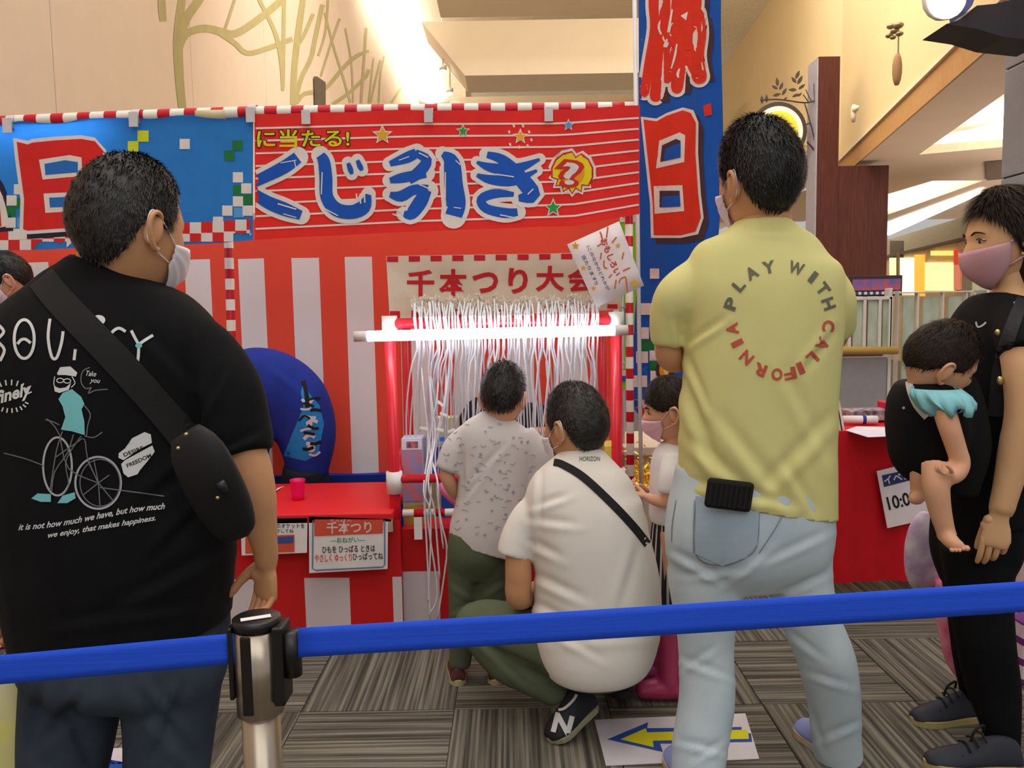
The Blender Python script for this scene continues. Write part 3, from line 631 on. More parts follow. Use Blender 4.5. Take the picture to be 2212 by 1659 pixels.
# red sun character with white edge
def nichi(grow, dx=0, dy=0):
    a = Art(); k = grow
    o_ = [(36 - k, 306 - k), (60, 312 - k), (70, 308 - k), (120, 303 - k), (175, 300 - k), (205, 305 - k), (222 + k, 325), (224 + k, 360), (228 + k, 480), (215, 494 + k), (180, 490 + k), (60, 498 + k), (50 - k, 495 + k), (52 - k, 430), (40 - k, 340)]
    return a.poly([(x + dx, y + dy) for x, y in o_])
nichi(8, 8, 10).drop('character_shadow', P_('navy', (40, 38, 60)), bl, bv, .004); nichi(8).drop('character_outline', LW, bl, bv, .006); nichi(0).drop('character', P_('red', (222, 40, 38)), bl, bv, .009)
Art().poly([(84, 345), (150, 335), (176, 340), (178, 380), (92, 388)]).poly([(94, 418), (180, 414), (180, 455), (98, 460)]).drop('character_outline', LW, bl, bv, .011)
Art().poly([(96, 354), (140, 346), (168, 350), (168, 372), (98, 378)]).poly([(106, 427), (172, 424), (172, 446), (108, 448)]).drop('character_hole', mat('print_bluehole', (40, 112, 196), rough=.75, transl=.1), bl, bv, .013)
Art().line([(-30, 380, 40), (0, 420, 30), (-10, 480, 40)], 0).line([(-20, 395, 10), (8, 460, 24), (14, 500, 30)], 0).drop('character_shadow', P_('navy', (40, 38, 60)), bl, bv, .004)
Art().line([(-40, 380, 40), (-8, 430, 30), (8, 490, 26)], 0).drop('character_outline', LW, bl, bv, .006); Art().line([(-40, 380, 20), (-14, 430, 20), (-4, 490, 14)], 0).drop('character', P_('red', (222, 40, 38)), bl, bv, .009)
for x, yt in [(14, 253), (287, 240), (540, 230)]:
    g = G(); p = onY(x, yt + 2, 3.06); q = onY(x, yt + 34, 3.06); wd = m(18, 3.06)
    g.box((p.x, p.y, (p.z + q.z) / 2), (wd, .006, p.z - q.z)); g.ring([[(p.x + s_ * wd / 2, 3.1 + .03 * math.cos(t_), p.z - .012 + .031 * math.sin(t_)) for t_ in [2 * PI * k / 14 for k in range(14)]] for s_ in (-1, 1)], caps=False)
    g.make('hanging_loop', mat('loop_grey', (206, 200, 202)), bl)
TUBE = mat('tube_glow', (255, 255, 255), emit=(238, 244, 255), es=11)
def led(a_, b_, r, lb, name='led_tube'):
    t = thing(name, lb, 'lamp', (a_ + b_) / 2); d = (b_ - a_).normalized()
    G().tube([a_ + d * .05, b_ - d * .05], r, 16).make('glass_tube', TUBE, t, True)
    for p, q in ((a_, a_ + d * .05), (b_, b_ - d * .05)): G().tube([p, q], r * .98, 16).make('end_cap', mat('cap_white', (226, 214, 212)), t, True)
    return t
led(onY(-120, 292, 3.15), onY(282, 284, 3.15), .016, 'white lamp tube glowing behind the blue banner')
# ---- tall vertical banner
p0 = onY(1380, 500, 3.45); dv = V((math.cos(math.radians(54)), -math.sin(math.radians(54)), 0)); nb = V((dv.y, -dv.x, 0))
NB = mat('nobori_blue', (22, 84, 178), rough=.75, transl=.2)
ll = lerpf([(-80, 1378), (0, 1380), (500, 1384), (700, 1372), (880, 1366), (910, 1392)]); lr = lerpf([(-80, 1561), (0, 1560), (300, 1557), (450, 1553), (700, 1545), (880, 1480), (910, 1400)])
hitn = lambda x, y: onP(x, y, p0, nb)
nbn = sheet('vertical_banner', lambda u, v: hitn(ll(-80 + 990 * v) + (lr(-80 + 990 * v) - ll(-80 + 990 * v)) * u, -80 + 990 * v), 20, 60, NB, None,
    wave=lambda u, v: tuple(nb * (.012 * math.sin(u * 7 + v * 9) * u + .006 * math.sin(u * 17 + v * 3))))
tag(nbn, 'tall blue vertical banner with two large red characters', 'banner'); bv = bvh_of(nbn)
def hi(grow, dx=0, dy=0):
    k = grow; return Art().poly([(x + dx, y + dy) for x, y in [(1390 - k, 258 - k), (1418, 262 - k), (1440, 250 - k), (1475, 238 - k), (1492 + k, 244 - k), (1503 + k, 265), (1502 + k, 330), (1508 + k, 420), (1514 + k, 470), (1502 + k, 500 + k), (1470, 508 + k), (1412 - k, 508 + k), (1410 - k, 440), (1398 - k, 330)]])
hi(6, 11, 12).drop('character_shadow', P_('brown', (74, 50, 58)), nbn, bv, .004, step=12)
hi(6).drop('character_outline', LW, nbn, bv, .008, step=12); hi(0).drop('character', P_('red2', (224, 52, 30)), nbn, bv, .012, step=12)
Art().poly([(1424, 304), (1468, 286), (1480, 292), (1478, 350), (1417, 364)]).poly([(1412, 402), (1474, 400), (1478, 456), (1414, 462)]).drop('character_outline', LW, nbn, bv, .016, step=12)
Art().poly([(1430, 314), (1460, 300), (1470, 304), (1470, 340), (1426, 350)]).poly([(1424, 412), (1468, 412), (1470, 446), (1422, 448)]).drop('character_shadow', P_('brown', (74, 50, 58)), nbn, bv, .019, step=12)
Art().poly([(1436, 322), (1470, 308), (1470, 340), (1434, 348)]).poly([(1430, 424), (1468, 422), (1470, 446), (1428, 448)]).drop('character_hole', mat('print_hole2', (22, 84, 178), rough=.75, transl=.1), nbn, bv, .022, step=12)
EN = [[(1425, -60, 24), (1412, 0, 22), (1414, 60, 20), (1404, 130, 22), (1392, 200, 20)], [(1436, 0, 16), (1430, 60, 18), (1424, 130, 22), (1416, 208, 26)], [(1448, -60, 30), (1450, 10, 40), (1450, 70, 42), (1446, 130, 34), (1440, 170, 22)],
      [(1490, -60, 50), (1490, 10, 50), (1486, 60, 40), (1470, 120, 34), (1462, 190, 26)], [(1505, 30, 30), (1512, 70, 26), (1508, 120, 24), (1510, 165, 34)], [(1415, 95, 20), (1450, 90, 22), (1500, 60, 22)], [(1470, 60, 40), (1485, 110, 36), (1500, 150, 26)]]
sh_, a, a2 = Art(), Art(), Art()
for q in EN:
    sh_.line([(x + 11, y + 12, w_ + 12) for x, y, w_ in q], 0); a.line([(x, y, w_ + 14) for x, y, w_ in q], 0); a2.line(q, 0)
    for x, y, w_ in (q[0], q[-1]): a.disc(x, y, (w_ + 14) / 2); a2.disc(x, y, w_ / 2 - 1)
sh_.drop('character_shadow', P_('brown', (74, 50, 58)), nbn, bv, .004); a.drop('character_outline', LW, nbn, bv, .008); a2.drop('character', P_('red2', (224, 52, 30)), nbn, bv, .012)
Art().line([(1430, 40, 4), (1424, 60, 7), (1436, 90, 3)], 0).line([(1452, 20, 4), (1444, 70, 6), (1450, 50, 3)], 0).line([(1462, 95, 3), (1458, 120, 5), (1450, 148, 3)], 0).poly([(1470, 34), (1486, 25), (1482, 44)]).line([(1441, 84, 3), (1437, 100, 9), (1444, 92, 3)], 0).line([(1468, 148, 3), (1464, 160, 6), (1466, 168, 3)], 0).drop('character_gaps', LW, nbn, bv, .016)
Art().poly([(1519, 228), (1536, 222), (1538, 248), (1522, 252)]).drop('red_square', P_('red2', (224, 52, 30)), nbn, bv, .006)
Art().poly([(1377, 88), (1387, 83), (1383, 110), (1377, 111)]).drop('yellow_square', P_('limey', (214, 220, 40)), nbn, bv, .006)
aw, ab, ag_ = Art(), Art(), Art()
aw.rect(1404, 580, 1424, 602); 
for j, (xa_, xb_) in enumerate([(1383, 1420), (1381, 1404), (1379, 1402), (1376, 1402), (1374, 1400), (1372, 1400), (1369, 1398), (1368, 1394), (1367, 1393)]):
    y = 655 + j * 26; a_ = [aw, None, aw, ag_, aw, ab, aw, ab, aw][j]
    if a_: a_.poly([(xa_, y), (xb_, y), (xb_, y + 25), (xa_, y + 25)])
for j in range(6): (aw if j % 2 else (ag_ if j < 3 else ab)).rect(1402 + j, 735 + j * 22, 1424, 757 + j * 22)
aw.drop('white_square', LW, nbn, bv, .006); ab.drop('blue_square', P_('midblue', (34, 96, 190)), nbn, bv, .007); ag_.drop('green_square', P_('darkgreen', (30, 120, 60)), nbn, bv, .006)
Art().poly([(1370, 880), (1396, 876), (1392, 912), (1380, 912)]).drop('red_tip', P_('red2', (224, 52, 30)), nbn, bv, .007)
Art().disc(1436, 800, 20, 26).drop('ring_mark', P_('brown', (74, 50, 58)), nbn, bv, .008); Art().disc(1438, 800, 14, 20).drop('ring_mark', P_('orange', (238, 160, 34)), nbn, bv, .010); Art().disc(1440, 801, 9, 15).drop('ring_mark', P_('pale', (240, 226, 130)), nbn, bv, .012)
Art().rect(1474, 786, 1500, 800).drop('ring_mark', P_('pale', (240, 226, 130)), nbn, bv, .009)
# ---- lime banner behind the pole
lm = sheet('lime_banner', lambda u, v: onY(1338 + 46 * u, 235 + 605 * v, 3.75), 6, 24, mat('lime_cloth', (132, 214, 44), rough=.75, transl=.2), None, wave=lambda u, v: (0, .01 * math.sin(v * 9 + u * 4), 0))
G().tube([onY(1340, 232, 3.76), (onY(1340, 232, 3.76).x + .01, 3.76, 0)], .008, 8).make('pole', mat('pole_white', (214, 210, 212), rough=.35), lm, True)
tag(lm, 'narrow lime green banner half hidden behind the striped pole', 'banner'); bv = bvh_of(lm)
Art().rect(1339, 236, 1383, 480).rect(1339, 800, 1383, 812).disc(1344, 693, 20, 34).disc(1344, 495, 18, 24).disc(1344, 787, 7, 9).drop('white_print', LW, lm, bv, .004)
Art().rect(1339, 240, 1383, 262).rect(1339, 300, 1362, 322).disc(1344, 360, 20, 26).disc(1342, 495, 14, 30).disc(1343, 690, 15, 27).rect(1339, 812, 1383, 824).rect(1364, 290, 1383, 300).drop('blue_print', P_('midblue', (34, 96, 190)), lm, bv, .006)
Art().rect(1360, 270, 1383, 288).disc(1378, 350, 9, 20).disc(1372, 420, 8, 30).drop('red_print', P_('red2', (224, 52, 30)), lm, bv, .008); Art().disc(1366, 750, 8, 30).drop('dark_print', P_('black', (30, 28, 26)), lm, bv, .006)
# ---- counter
RC = mat('counter_red', (222, 36, 40), rough=.45, var=.03, spec=.4); RCL = mat('cloth_red', (214, 32, 34), rough=.85, var=.05)
zc = onY(700, 1110, 3.0).z; yb = onZ(700, 1043, zc).y; xL = -2.4; xR = onY(848, 1110, 3.0).x
t = thing('counter', 'low red booth counter with a red and white cloth skirt', 'counter', ((xL + xR) / 2, 3.3, 0))
G().box(((xL + xR) / 2, (3.0 + yb) / 2, zc - .02), (xR - xL, yb - 3.0, .04)).make('countertop', RC, t, bevel=.006)
for x in (xL + .1, -1.2, xR - .06):
    for y in (3.15, yb - .1): G().box((x, y, (zc - .04) / 2), (.04, .04, zc - .04)).make('leg', mat('steel', (150, 150, 152), metal=.6, rough=.4), t)
xw = onY(660, 1300, 3.06).x; pw = onY(850, 1300, 3.06).x - xw; zw = onY(750, 1246, 3.06).z
SK = band_mat('skirt_cloth', (210, 32, 34), (222, 208, 212), 0, pw, .515, phase=xw, limit=zw, rough=.85)
sheet('skirt', lambda u, v: (xL + (xR + .02 - xL) * u, 3.05, .01 + (zc - .05) * v), 80, 8, SK, t, wave=lambda u, v: (0, (.006 * math.sin(u * 40) + .005 * math.sin(u * 17)) * (1 - v), 0))
# ---- thread-pulling game frame
xg = onY(1338, 1100, 3.06).x; zg = onY(900, 1150, 3.06).z
RP = mat('pipe_red', (216, 26, 44), rough=.3, spec=.5); JW = mat('joint_white', (232, 228, 224), rough=.35)
fr = thing('string_game', 'red pipe frame of the string-pulling game with white corner joints', 'game frame', (.1, 3.2, 0))
Yg = 3.08
pl_ = [onY(844, 700, Yg), onY(1322, 690, Yg)]; xlq, xrq = onY(852, 1040, Yg).x, onY(1333, 1000, Yg).x; Yb2 = 3.55
zt_ = onY(1080, 695, Yg).z
for xx in (xlq, xrq):
    for yy in (Yg, Yb2):
        G().tube([(xx, yy, 0.0), (xx, yy, zt_)], .0215, 16).make('post', RP, fr, True)
    G().tube([(xx, Yg, zt_ - .035), (xx, Yg, zt_ + .03)], .03, 16).make('joint', JW, fr, True)
    G().tube([(xx, Yg, zt_), (xx, Yb2, zt_)], .0205, 12).make('side_bar', RP, fr, True)
    zz_ = onY(852, 1040, Yg).z; G().tube([(xx, Yg, zz_ - .045), (xx, Yg, zz_ + .04)], .032, 16).make('joint', JW, fr, True)
    G().tube([(xx, Yg, zz_), (xx, Yb2, zz_ + .10)], .0205, 12).make('side_bar', RP, fr, True)
for yy in (Yg, Yb2): G().tube([(xlq, yy, zt_), (xrq, yy, zt_)], .021, 14).make('top_bar', RP, fr, True)
G().tube([(xlq, Yg, zz_ + .01), (xrq, Yg, zz_ + .01)], .017, 14).make('lower_bar', RP, fr, True)
z2 = onY(920, 1105, Yg).z; G().tube([(xlq + .03, Yg - .02, z2), (xrq, Yg - .02, z2)], .015, 14).make('striped_bar', pole_mat('pole_x2', 0, m(46, 3.08), .02), fr, True)
sheet('skirt', lambda u, v: (xlq + (xrq - xlq) * u, Yg + .03, .01 + (zg - .01) * v), 30, 6, SK, fr, wave=lambda u, v: (0, .006 * math.sin(u * 20) * (1 - v), 0))
G().box(((xlq + xrq) / 2, 3.36, zg - .02), (xrq - xlq - .03, .46, .03)).make('prize_shelf', RC, fr)
G().box((onY(904, 1140, Yg - .03).x, Yg - .04, onY(904, 1140, Yg - .03).z), (m(18, 3), .004, m(50, 3))).make('paper_tag', mat('paper', (236, 232, 232)), fr)
led(onY(765, 727, 3.01), onY(1356, 713, 3.01), m(11.5, 3.0), 'long white lamp tube glowing across the front of the game frame')
# sign over the frame
SB = mat('sign_cloth', (222, 208, 186), rough=.8)
sg = sheet('game_sign', lambda u, v: onY(834 + 508 * u + 8 * v * (1 - u), (553 - 8 * u) + (138 - 14 * u) * v, 3.17), 24, 8, SB, None, wave=lambda u, v: (0, .004 * math.sin(u * 12), 0))
tag(sg, 'cream cloth sign with red lettering and red battlement edge above the strings', 'sign'); bv = bvh_of(sg)
a = Art()
for k in range(11):
    x = 836 + k * 47; s_ = -8 * (x - 834) / 508
    a.poly([(x, 548 + s_ + 6), (x + 24, 548 + s_ + 6), (x + 24, 566 + s_), (x, 566 + s_)]).poly([(x + 6, 672 + 2 * s_), (x + 28, 672 + 2 * s_), (x + 28, 688 + 2 * s_), (x + 6, 688 + 2 * s_)])
a.drop('red_square', P_('signred', (204, 36, 46)), sg, bv, .004)
a = Art()
for ch, x0_, y0_, x1_, y1_ in [('千', 878, 582, 939, 642), ('本', 948, 580, 1010, 641), ('つ', 1020, 587, 1077, 634), ('り', 1097, 578, 1141, 635), ('大', 1157, 573, 1219, 630), ('会', 1226, 574, 1285, 632)]: a.text(ch, x0_ + 3, y0_ + 3, x1_ - 3, y1_ - 3, bold=.032)
a.drop('lettering', P_('signred', (204, 36, 46)), sg, bv, .005)
# cords
CW = mat('cord_white', (226, 228, 234), rough=.7); CK = mat('cord_knot', (214, 200, 182), rough=.8)
kn = G()
for i in range(92):
    x = 896 + i * 4.38 + R.uniform(-3, 3); x2 = x + R.uniform(-14, 14); yend = R.uniform(930, 1070); dy = R.uniform(-.02, .02)
    p1 = onY(x + R.uniform(-6, 6), R.uniform(640, 668), 3.10); p2 = V((onY(x, 690, 3.05).x, 3.048, zt_ + .01)); p3 = V((p2.x, 3.075, zt_ - .03)); d_ = onY(x2, yend, 3.25 + dy)
    xm = onY(x + R.uniform(-8, 8), 800, 3.16); pts = [p1, p2 + V((0, 0, .02)), p2, V((p2.x + R.uniform(-.01, .01), 3.11, zt_ - .10)), V((xm.x, 3.16 + dy, xm.z)), V(((xm.x + d_.x) / 2 + R.uniform(-.02, .02), 3.22 + dy, (xm.z + d_.z) / 2)), d_]
    G().tube(pts, .0034, 5, 16).make('cord', CW, fr, True)
    for k in range(6): kn.tube([p1 + V((R.uniform(-.012, .012), -.004, R.uniform(-.03, .01))), p1 + V((R.uniform(-.016, .016), -.012, R.uniform(-.03, .022)))], [.0042, .002], 5)
o = kn.make('knots', CK, fr, True); o['kind'] = 'stuff'
for pts in [[(922, 735), (928, 830), (935, 950), (922, 1030), (918, 1100), (922, 1180), (930, 1350)], [(938, 735), (930, 830), (940, 940), (925, 1040), (938, 1100), (945, 1180), (950, 1250)], [(950, 735), (945, 850), (928, 960), (945, 1040), (948, 1100), (958, 1185)], [(905, 735), (915, 850), (925, 960), (915, 1060), (930, 1110), (928, 1240), (925, 1300)], [(960, 735), (962, 850), (935, 980), (930, 1080), (925, 1130), (945, 1280), (925, 1330)], [(975, 735), (960, 880), (940, 980), (950, 1110), (965, 1180), (960, 1240), (945, 1340)]]:
    G().tube([onY(x, y, 3.16 if y < 1000 else 3.04) for x, y in pts], .0036, 5, 24).make('cord', CW, fr, True)
for x, y, an in [(952, 872, .7), (958, 895, .4), (950, 928, .3), (915, 925, .2), (975, 930, -.4)]:
    c = onY(x, y, 3.14); G().box(c, (.03, .002, .011), M.Rotation(an, 3, 'Y')).make('paper_tag', mat('paper', (236, 232, 232)), fr)
# tilted star card
cq = [(1225, 528), (1337, 478), (1391, 617), (1288, 664)]
cd_ = sheet('star_card', lambda u, v: onY(cq[0][0] * (1 - u) * (1 - v) + cq[1][0] * u * (1 - v) + cq[2][0] * u * v + cq[3][0] * (1 - u) * v, cq[0][1] * (1 - u) * (1 - v) + cq[1][1] * u * (1 - v) + cq[2][1] * u * v + cq[3][1] * (1 - u) * v, 3.0), 4, 4, mat('card_white', (232, 218, 220), rough=.6), None, thick=.002)
tag(cd_, 'tilted white card with stars and handwriting hung from the banner corner', 'card'); bv = bvh_of(cd_)
Art().star(1243, 531, 9).star(1260, 579, 7).star(1282, 623, 6).star(1371, 612, 10).star(1335, 530, 6).drop('star', P_('gold', (232, 172, 40)), cd_, bv, .003)
a = Art()
for q in [[(1296, 500), (1302, 522), (1290, 532)], [(1298, 490), (1299, 512)], [(1313, 490), (1310, 514)], [(1332, 512), (1322, 524)], [(1299, 546), (1297, 560)], [(1305, 562), (1305, 576), (1312, 580)], [(1347, 545), (1344, 560)], [(1346, 585), (1361, 578)], [(1322, 592), (1315, 600)], [(1337, 612), (1341, 602), (1352, 598)], [(1331, 604), (1328, 624)], [(1352, 600), (1356, 632)]]: a.line(q, 3)
a.drop('orange_stroke', P_('orange3', (214, 110, 60)), cd_, bv, .003)
def tilt(x0_, y0_, dx_, dy_, h):
    L_ = math.hypot(dx_, dy_); nx, ny = -dy_ / L_ * h, dx_ / L_ * h
    return lambda u, v: (x0_ + dx_ * u + nx * (v - .5), y0_ + dy_ * u + ny * (v - .5))
Art().text('おもしろい', 0, 0, 0, 0, bold=.03, fn=tilt(1303, 516, 32, 78, 14)).drop('red_writing', P_('cardred', (206, 72, 54)), cd_, bv, .003)
Art().text('(このなかのどれかが', 0, 0, 0, 0, bold=.01, fn=tilt(1270, 531, 44, 96, 9)).text('当たります!)', 0, 0, 0, 0, bold=.012, fn=tilt(1259, 552, 30, 62, 10)).drop('blue_writing', P_('cardblue', (88, 80, 130)), cd_, bv, .003)
# ---- signs taped on the skirt
def card(name, q, Y, lb, c=(234, 228, 226)):
    g = G().prism([onY(x, y, Y) for x, y in q], (0, .004, 0)); o = g.make(name, mat('card_%d' % c[0], c, rough=.5)); tag(o, lb, 'sign'); return o, bvh_of(o)
o, bv = card('notice_card', [(667, 1116), (838, 1121), (837, 1229), (668, 1238)], 3.0, 'laminated rules card with a red heading taped to the counter skirt')
Art().line([(676, 1124), (675, 1228), (682, 1232), (826, 1225), (831, 1220), (831, 1124)], 3, k=1).drop('frame_line', P_('frameblue', (110, 130, 180)), o, bv, .002)
Art().poly([(679, 1122), (828, 1122), (827, 1152), (679, 1158)]).drop('heading_bar', P_('salmon', (226, 90, 66)), o, bv, .002)
Art().text('千本つり', 706, 1127, 802, 1152, bold=.02, rot=-.02).text('せんぼん', 712, 1121, 760, 1127).drop('heading', LW, o, bv, .004)
Art().text('—おねがい—', 714, 1160, 788, 1172, bold=.01, rot=-.02).drop('green_writing', P_('greenw', (60, 140, 90)), o, bv, .003)
Art().text('ひもを ひっぱる ときは', 696, 1178, 810, 1193, bold=.012, rot=-.03).text('ひっぱってね', 762, 1194, 827, 1209, bold=.012, rot=-.03).drop('black_writing', P_('black', (30, 28, 26)), o, bv, .003)
Art().text('やさしく ゆっくり', 680, 1197, 760, 1213, bold=.012, rot=-.03).drop('red_writing', P_('red2', (224, 52, 30)), o, bv, .003)
o, bv = card('notice_card', [(520, 1121), (664, 1119), (663, 1194), (522, 1200)], 3.0, 'white notice card with a red and blue box beside the man in black')
Art().text('のオケットを', 597, 1131, 658, 1141, bold=.01).text('さしてね', 597, 1143, 634, 1151, bold=.01).drop('black_writing', P_('black', (30, 28, 26)), o, bv, .003)
Art().poly([(530, 1158), (636, 1155), (636, 1192), (530, 1196)]).drop('red_box', P_('salmon', (226, 90, 66)), o, bv, .002); Art().poly([(560, 1162), (634, 1158), (633, 1173), (560, 1177)]).drop('blue_box', P_('frameblue2', (70, 90, 160)), o, bv, .004)
g = G().prism([onY(x, y, 3.0) for x, y in [(838, 1122), (848, 1122), (849, 1148), (838, 1150)]], (0, .003, 0)); tag(g.make('tape_piece', mat('tape_grey', (176, 156, 140))), 'small grey strip of tape right of the rules card', 'tape')
# ---- cup, papers, shelf goods
c = onZ(640, 1083, zc); r_ = m(17, 3.05); h_ = m(48, 3.05)
g = G(); n_ = 28
def cring(r, z): return [(c.x + r * math.cos(2 * PI * k / n_), c.y + .03 + r * math.sin(2 * PI * k / n_), c.z + z) for k in range(n_)]
g.ring([cring(r_ * .8, .001), cring(r_ * .86, h_ * .3), cring(r_ * 1.0, h_ * .9), cring(r_ * 1.07, h_), cring(r_ * 1.0, h_), cring(r_ * .84, h_ * .35), cring(r_ * .75, .006)])
tag(g.make('cup', mat('cup_pink', (244, 30, 120), rough=.25, transl=.3), None, True), 'bright pink plastic cup on the red counter', 'cup')
g = G().prism([onZ(x, y, zc + .001) for x, y in [(585, 1072), (600, 1056), (613, 1051), (590, 1066)]], (0, 0, .003)); tag(g.make('paper_slip', mat('paper', (236, 232, 232))), 'white paper slip on the counter by the bent man', 'paper')
def boxy(x0_, y0_, x1_, y1_, Y, d_, name, lb, c, extra=(), rz=0):
    a_, b_ = onY(x0_, y1_, Y), onY(x1_, y0_, Y); cx, cz = (a_.x + b_.x) / 2, (a_.z + b_.z) / 2; rt_ = M.Rotation(rz, 3, 'Z')
    t = thing(name, lb, 'box', (cx, Y, a_.z), 'prizes in the game frame'); G().box((cx, Y + d_ / 2, cz), (b_.x - a_.x, d_, b_.z - a_.z), rt_).make('carton', c, t, bevel=.003)
    for ie, (u0, v0, u1, v1, cc) in enumerate(extra):
        G().box((a_.x + (b_.x - a_.x) * (u0 + u1) / 2, Y - .002 - .0015 * ie, b_.z + (a_.z - b_.z) * (v0 + v1) / 2), ((b_.x - a_.x) * (u1 - u0), .003, (b_.z - a_.z) * (v1 - v0))).make('printed_panel', cc, t)
    return t
zsf = zg
MIX = mat('print_candy', (120, 160, 220), c2=(226, 120, 110), scale=22)
boxy(872, 947, 912, 1145, 3.2, .1, 'prize_box', 'pale blue prize box printed with coral shapes behind the left post', mat('box_pale', (196, 206, 230)), [(0.03, .02, .97, .12, mat('print_w', (236, 232, 236))), (.25, .03, .8, .1, mat('print_dots', (220, 140, 60), c2=(70, 70, 160), scale=60)), (.03, .13, .97, .68, MIX), (.1, .72, .97, .97, mat('print_fruit', (220, 90, 50), c2=(150, 200, 60), scale=26))])
boxy(914, 953, 992, 1145, 3.3, .12, 'prize_box', 'bright blue prize box behind the hanging cords', mat('box_blue', (30, 96, 200)), [(.02, .0, .98, .06, mat('print_lb', (190, 216, 240))), (.45, .12, .8, .28, mat('print_olive', (120, 120, 70), c2=(200, 180, 60), scale=30)), (.05, .45, .5, .9, mat('print_grn', (150, 160, 160), c2=(190, 190, 60), scale=20))])
boxy(938, 902, 990, 952, 3.42, .08, 'prize_box', 'small yellow prize pack behind the cords at the left', mat('box_yellow', (226, 222, 120), c2=(236, 236, 210), scale=30))
boxy(1290, 963, 1340, 1145, 3.2, .14, 'prize_box', 'plain yellow prize box beside the right post', mat('box_yel2', (232, 206, 90)))
boxy(1160, 930, 1210, 1145, 3.3, .12, 'prize_box', 'yellow and pink prize pack right of the boy', mat('box_mix', (232, 206, 90), c2=(220, 120, 150), scale=30))
g = G().tube([onY(948, 1048, 3.14), onY(1000, 1100, 3.14)], .018, 12); tag(g.make('pink_stick', mat('pink_plastic', (240, 130, 180)), None, True), 'pink plastic stick lying behind the lower red bar', 'toy')
a_ = onY(700, 1026, 3.95); b_ = onY(880, 1050, 3.95); g = G().box(((a_.x + b_.x) / 2 - .6, 4.1, (b_.z) / 2), (b_.x - a_.x + 1.5, .3, b_.z + .12))
tag(g.make('blue_bench', mat('bench_blue', (20, 50, 150))), 'dark blue bench behind the red counter', 'bench')
# ---- low white table with gold tinsel, right of the frame
zt3 = onY(1390, 962, 3.7).z; xa3, xb3 = onY(1345, 960, 3.7).x, onY(1500, 960, 3.7).x
t = thing('prize_table', 'low cream table behind the girl with tinsel on it', 'table', ((xa3 + xb3) / 2, 3.9, 0))
G().box(((xa3 + xb3) / 2, 3.9, zt3 - .02), (xb3 - xa3, .5, .04)).make('tabletop', mat('cream_top', (216, 200, 178)), t, bevel=.004)
G().box(((xa3 + xb3) / 2, 3.72, zt3 / 2 - .02), (xb3 - xa3 - .02, .02, zt3 - .06)).make('front_panel', mat('cream_front', (196, 180, 160)), t)
g = G()
ztn = onY(1385, 1060, 3.45).z
G().box((onY(1420, 1060, 3.5).x, 3.5, ztn / 2), (.34, .3, ztn)).make('stand', mat('cream_front', (196, 180, 160)), t)
for i in range(420):
    c = V((onY(1390, 1000, 3.45).x + R.gauss(0, .055), 3.45 + R.gauss(0, .04), ztn + abs(R.gauss(0, .07)))); d_ = V((R.uniform(-1, 1), R.uniform(-1, 1), R.uniform(-1, 1))).normalized(); e_ = d_.orthogonal().normalized()
    L_ = R.uniform(.012, .03); g.add([c - d_ * L_, c + e_ * .004, c + d_ * L_, c - e_ * .004], [(0, 1, 2, 3)])
tag(g.make('gold_tinsel', mat('gold_foil', (250, 206, 70), rough=.2, metal=.8, emit=(250, 206, 70), es=0.0)), 'heap of gold tinsel beside the striped pole', 'tinsel', kind='stuff')
# ================================================================ red table on the right
Yt = 3.5; zt4 = .74; ytb = 4.0; xa4, xb4 = onY(1560, 1100, Yt).x, onY(2075, 1100, Yt).x; RT = mat('table_red', (200, 14, 30), rough=.8, var=.05)
t = thing('red_table', 'table under a deep red cloth at the right of the booth', 'table', ((xa4 + xb4) / 2, 3.75, 0))
G().box(((xa4 + xb4) / 2, (Yt + ytb) / 2, zt4 - .02), (xb4 - xa4, ytb - Yt, .03)).make('tabletop', RT, t, bevel=.01)
sheet('cloth_front', lambda u, v: (xa4 + (xb4 - xa4) * u, Yt, .06 + (zt4 - .06) * v), 60, 10, RT, t, wave=lambda u, v: (0, (.010 * math.sin(u * 21) + .008 * math.sin(u * 47)) * (1 - v) - .004, 0))
for xx in (xa4, xb4): sheet('cloth_side', lambda u, v: (xx, Yt + (ytb - Yt) * u, .06 + (zt4 - .06) * v), 12, 10, RT, t, wave=lambda u, v: (.01 * math.sin(u * 21) * (1 - v), 0, 0))
for xx in (xa4 + .05, xb4 - .05):
    for yy in (Yt + .05, ytb - .05): G().box((xx, yy, .36), (.03, .03, .72)).make('leg', mat('steel', (150, 150, 152), metal=.6, rough=.4), t)
o, bv = card('time_sign', [(1894, 1018), (2030, 984), (2046, 1112), (1917, 1141)], Yt - .03, 'white sign with a navy heading and opening time on the red tablecloth', (233, 222, 226))
Art().line([(1894, 1018), (2030, 984), (2046, 1112), (1917, 1141)], 3.5, close=True, k=1).drop('frame_line', P_('frame2', (80, 84, 170)), o, bv, .002)
Art().poly([(1905, 1027), (1990, 1008), (1994, 1030), (1910, 1052)]).drop('heading_bar', P_('navy2', (52, 62, 120)), o, bv, .002); Art().text('イベント', 0, 0, 0, 0, bold=.02, fn=tilt(1910, 1039, 76, -20, 17)).drop('heading', LW, o, bv, .004)
Art().text('10:00', 0, 0, 0, 0, bold=.015, fn=tilt(1918, 1088, 62, -15, 28)).drop('time', P_('black', (30, 28, 26)), o, bv, .003)
o, bv = card('framed_board', [(1775, 862), (1814, 866), (1832, 972), (1790, 982)], 3.55, 'white board with a black rounded border leaning on the red table', (228, 220, 200))
Art().line([(1780, 872), (1805, 876), (1812, 890), (1822, 955), (1818, 966), (1795, 972)], 2.5).drop('border', P_('navy', (40, 38, 60)), o, bv, .003)
tt = lambda x, y: onZ(x, y, zt4)
g = G(); c = tt(1870, 908); t = thing('game_box', 'flat black and red game box on the red table', 'box', c)
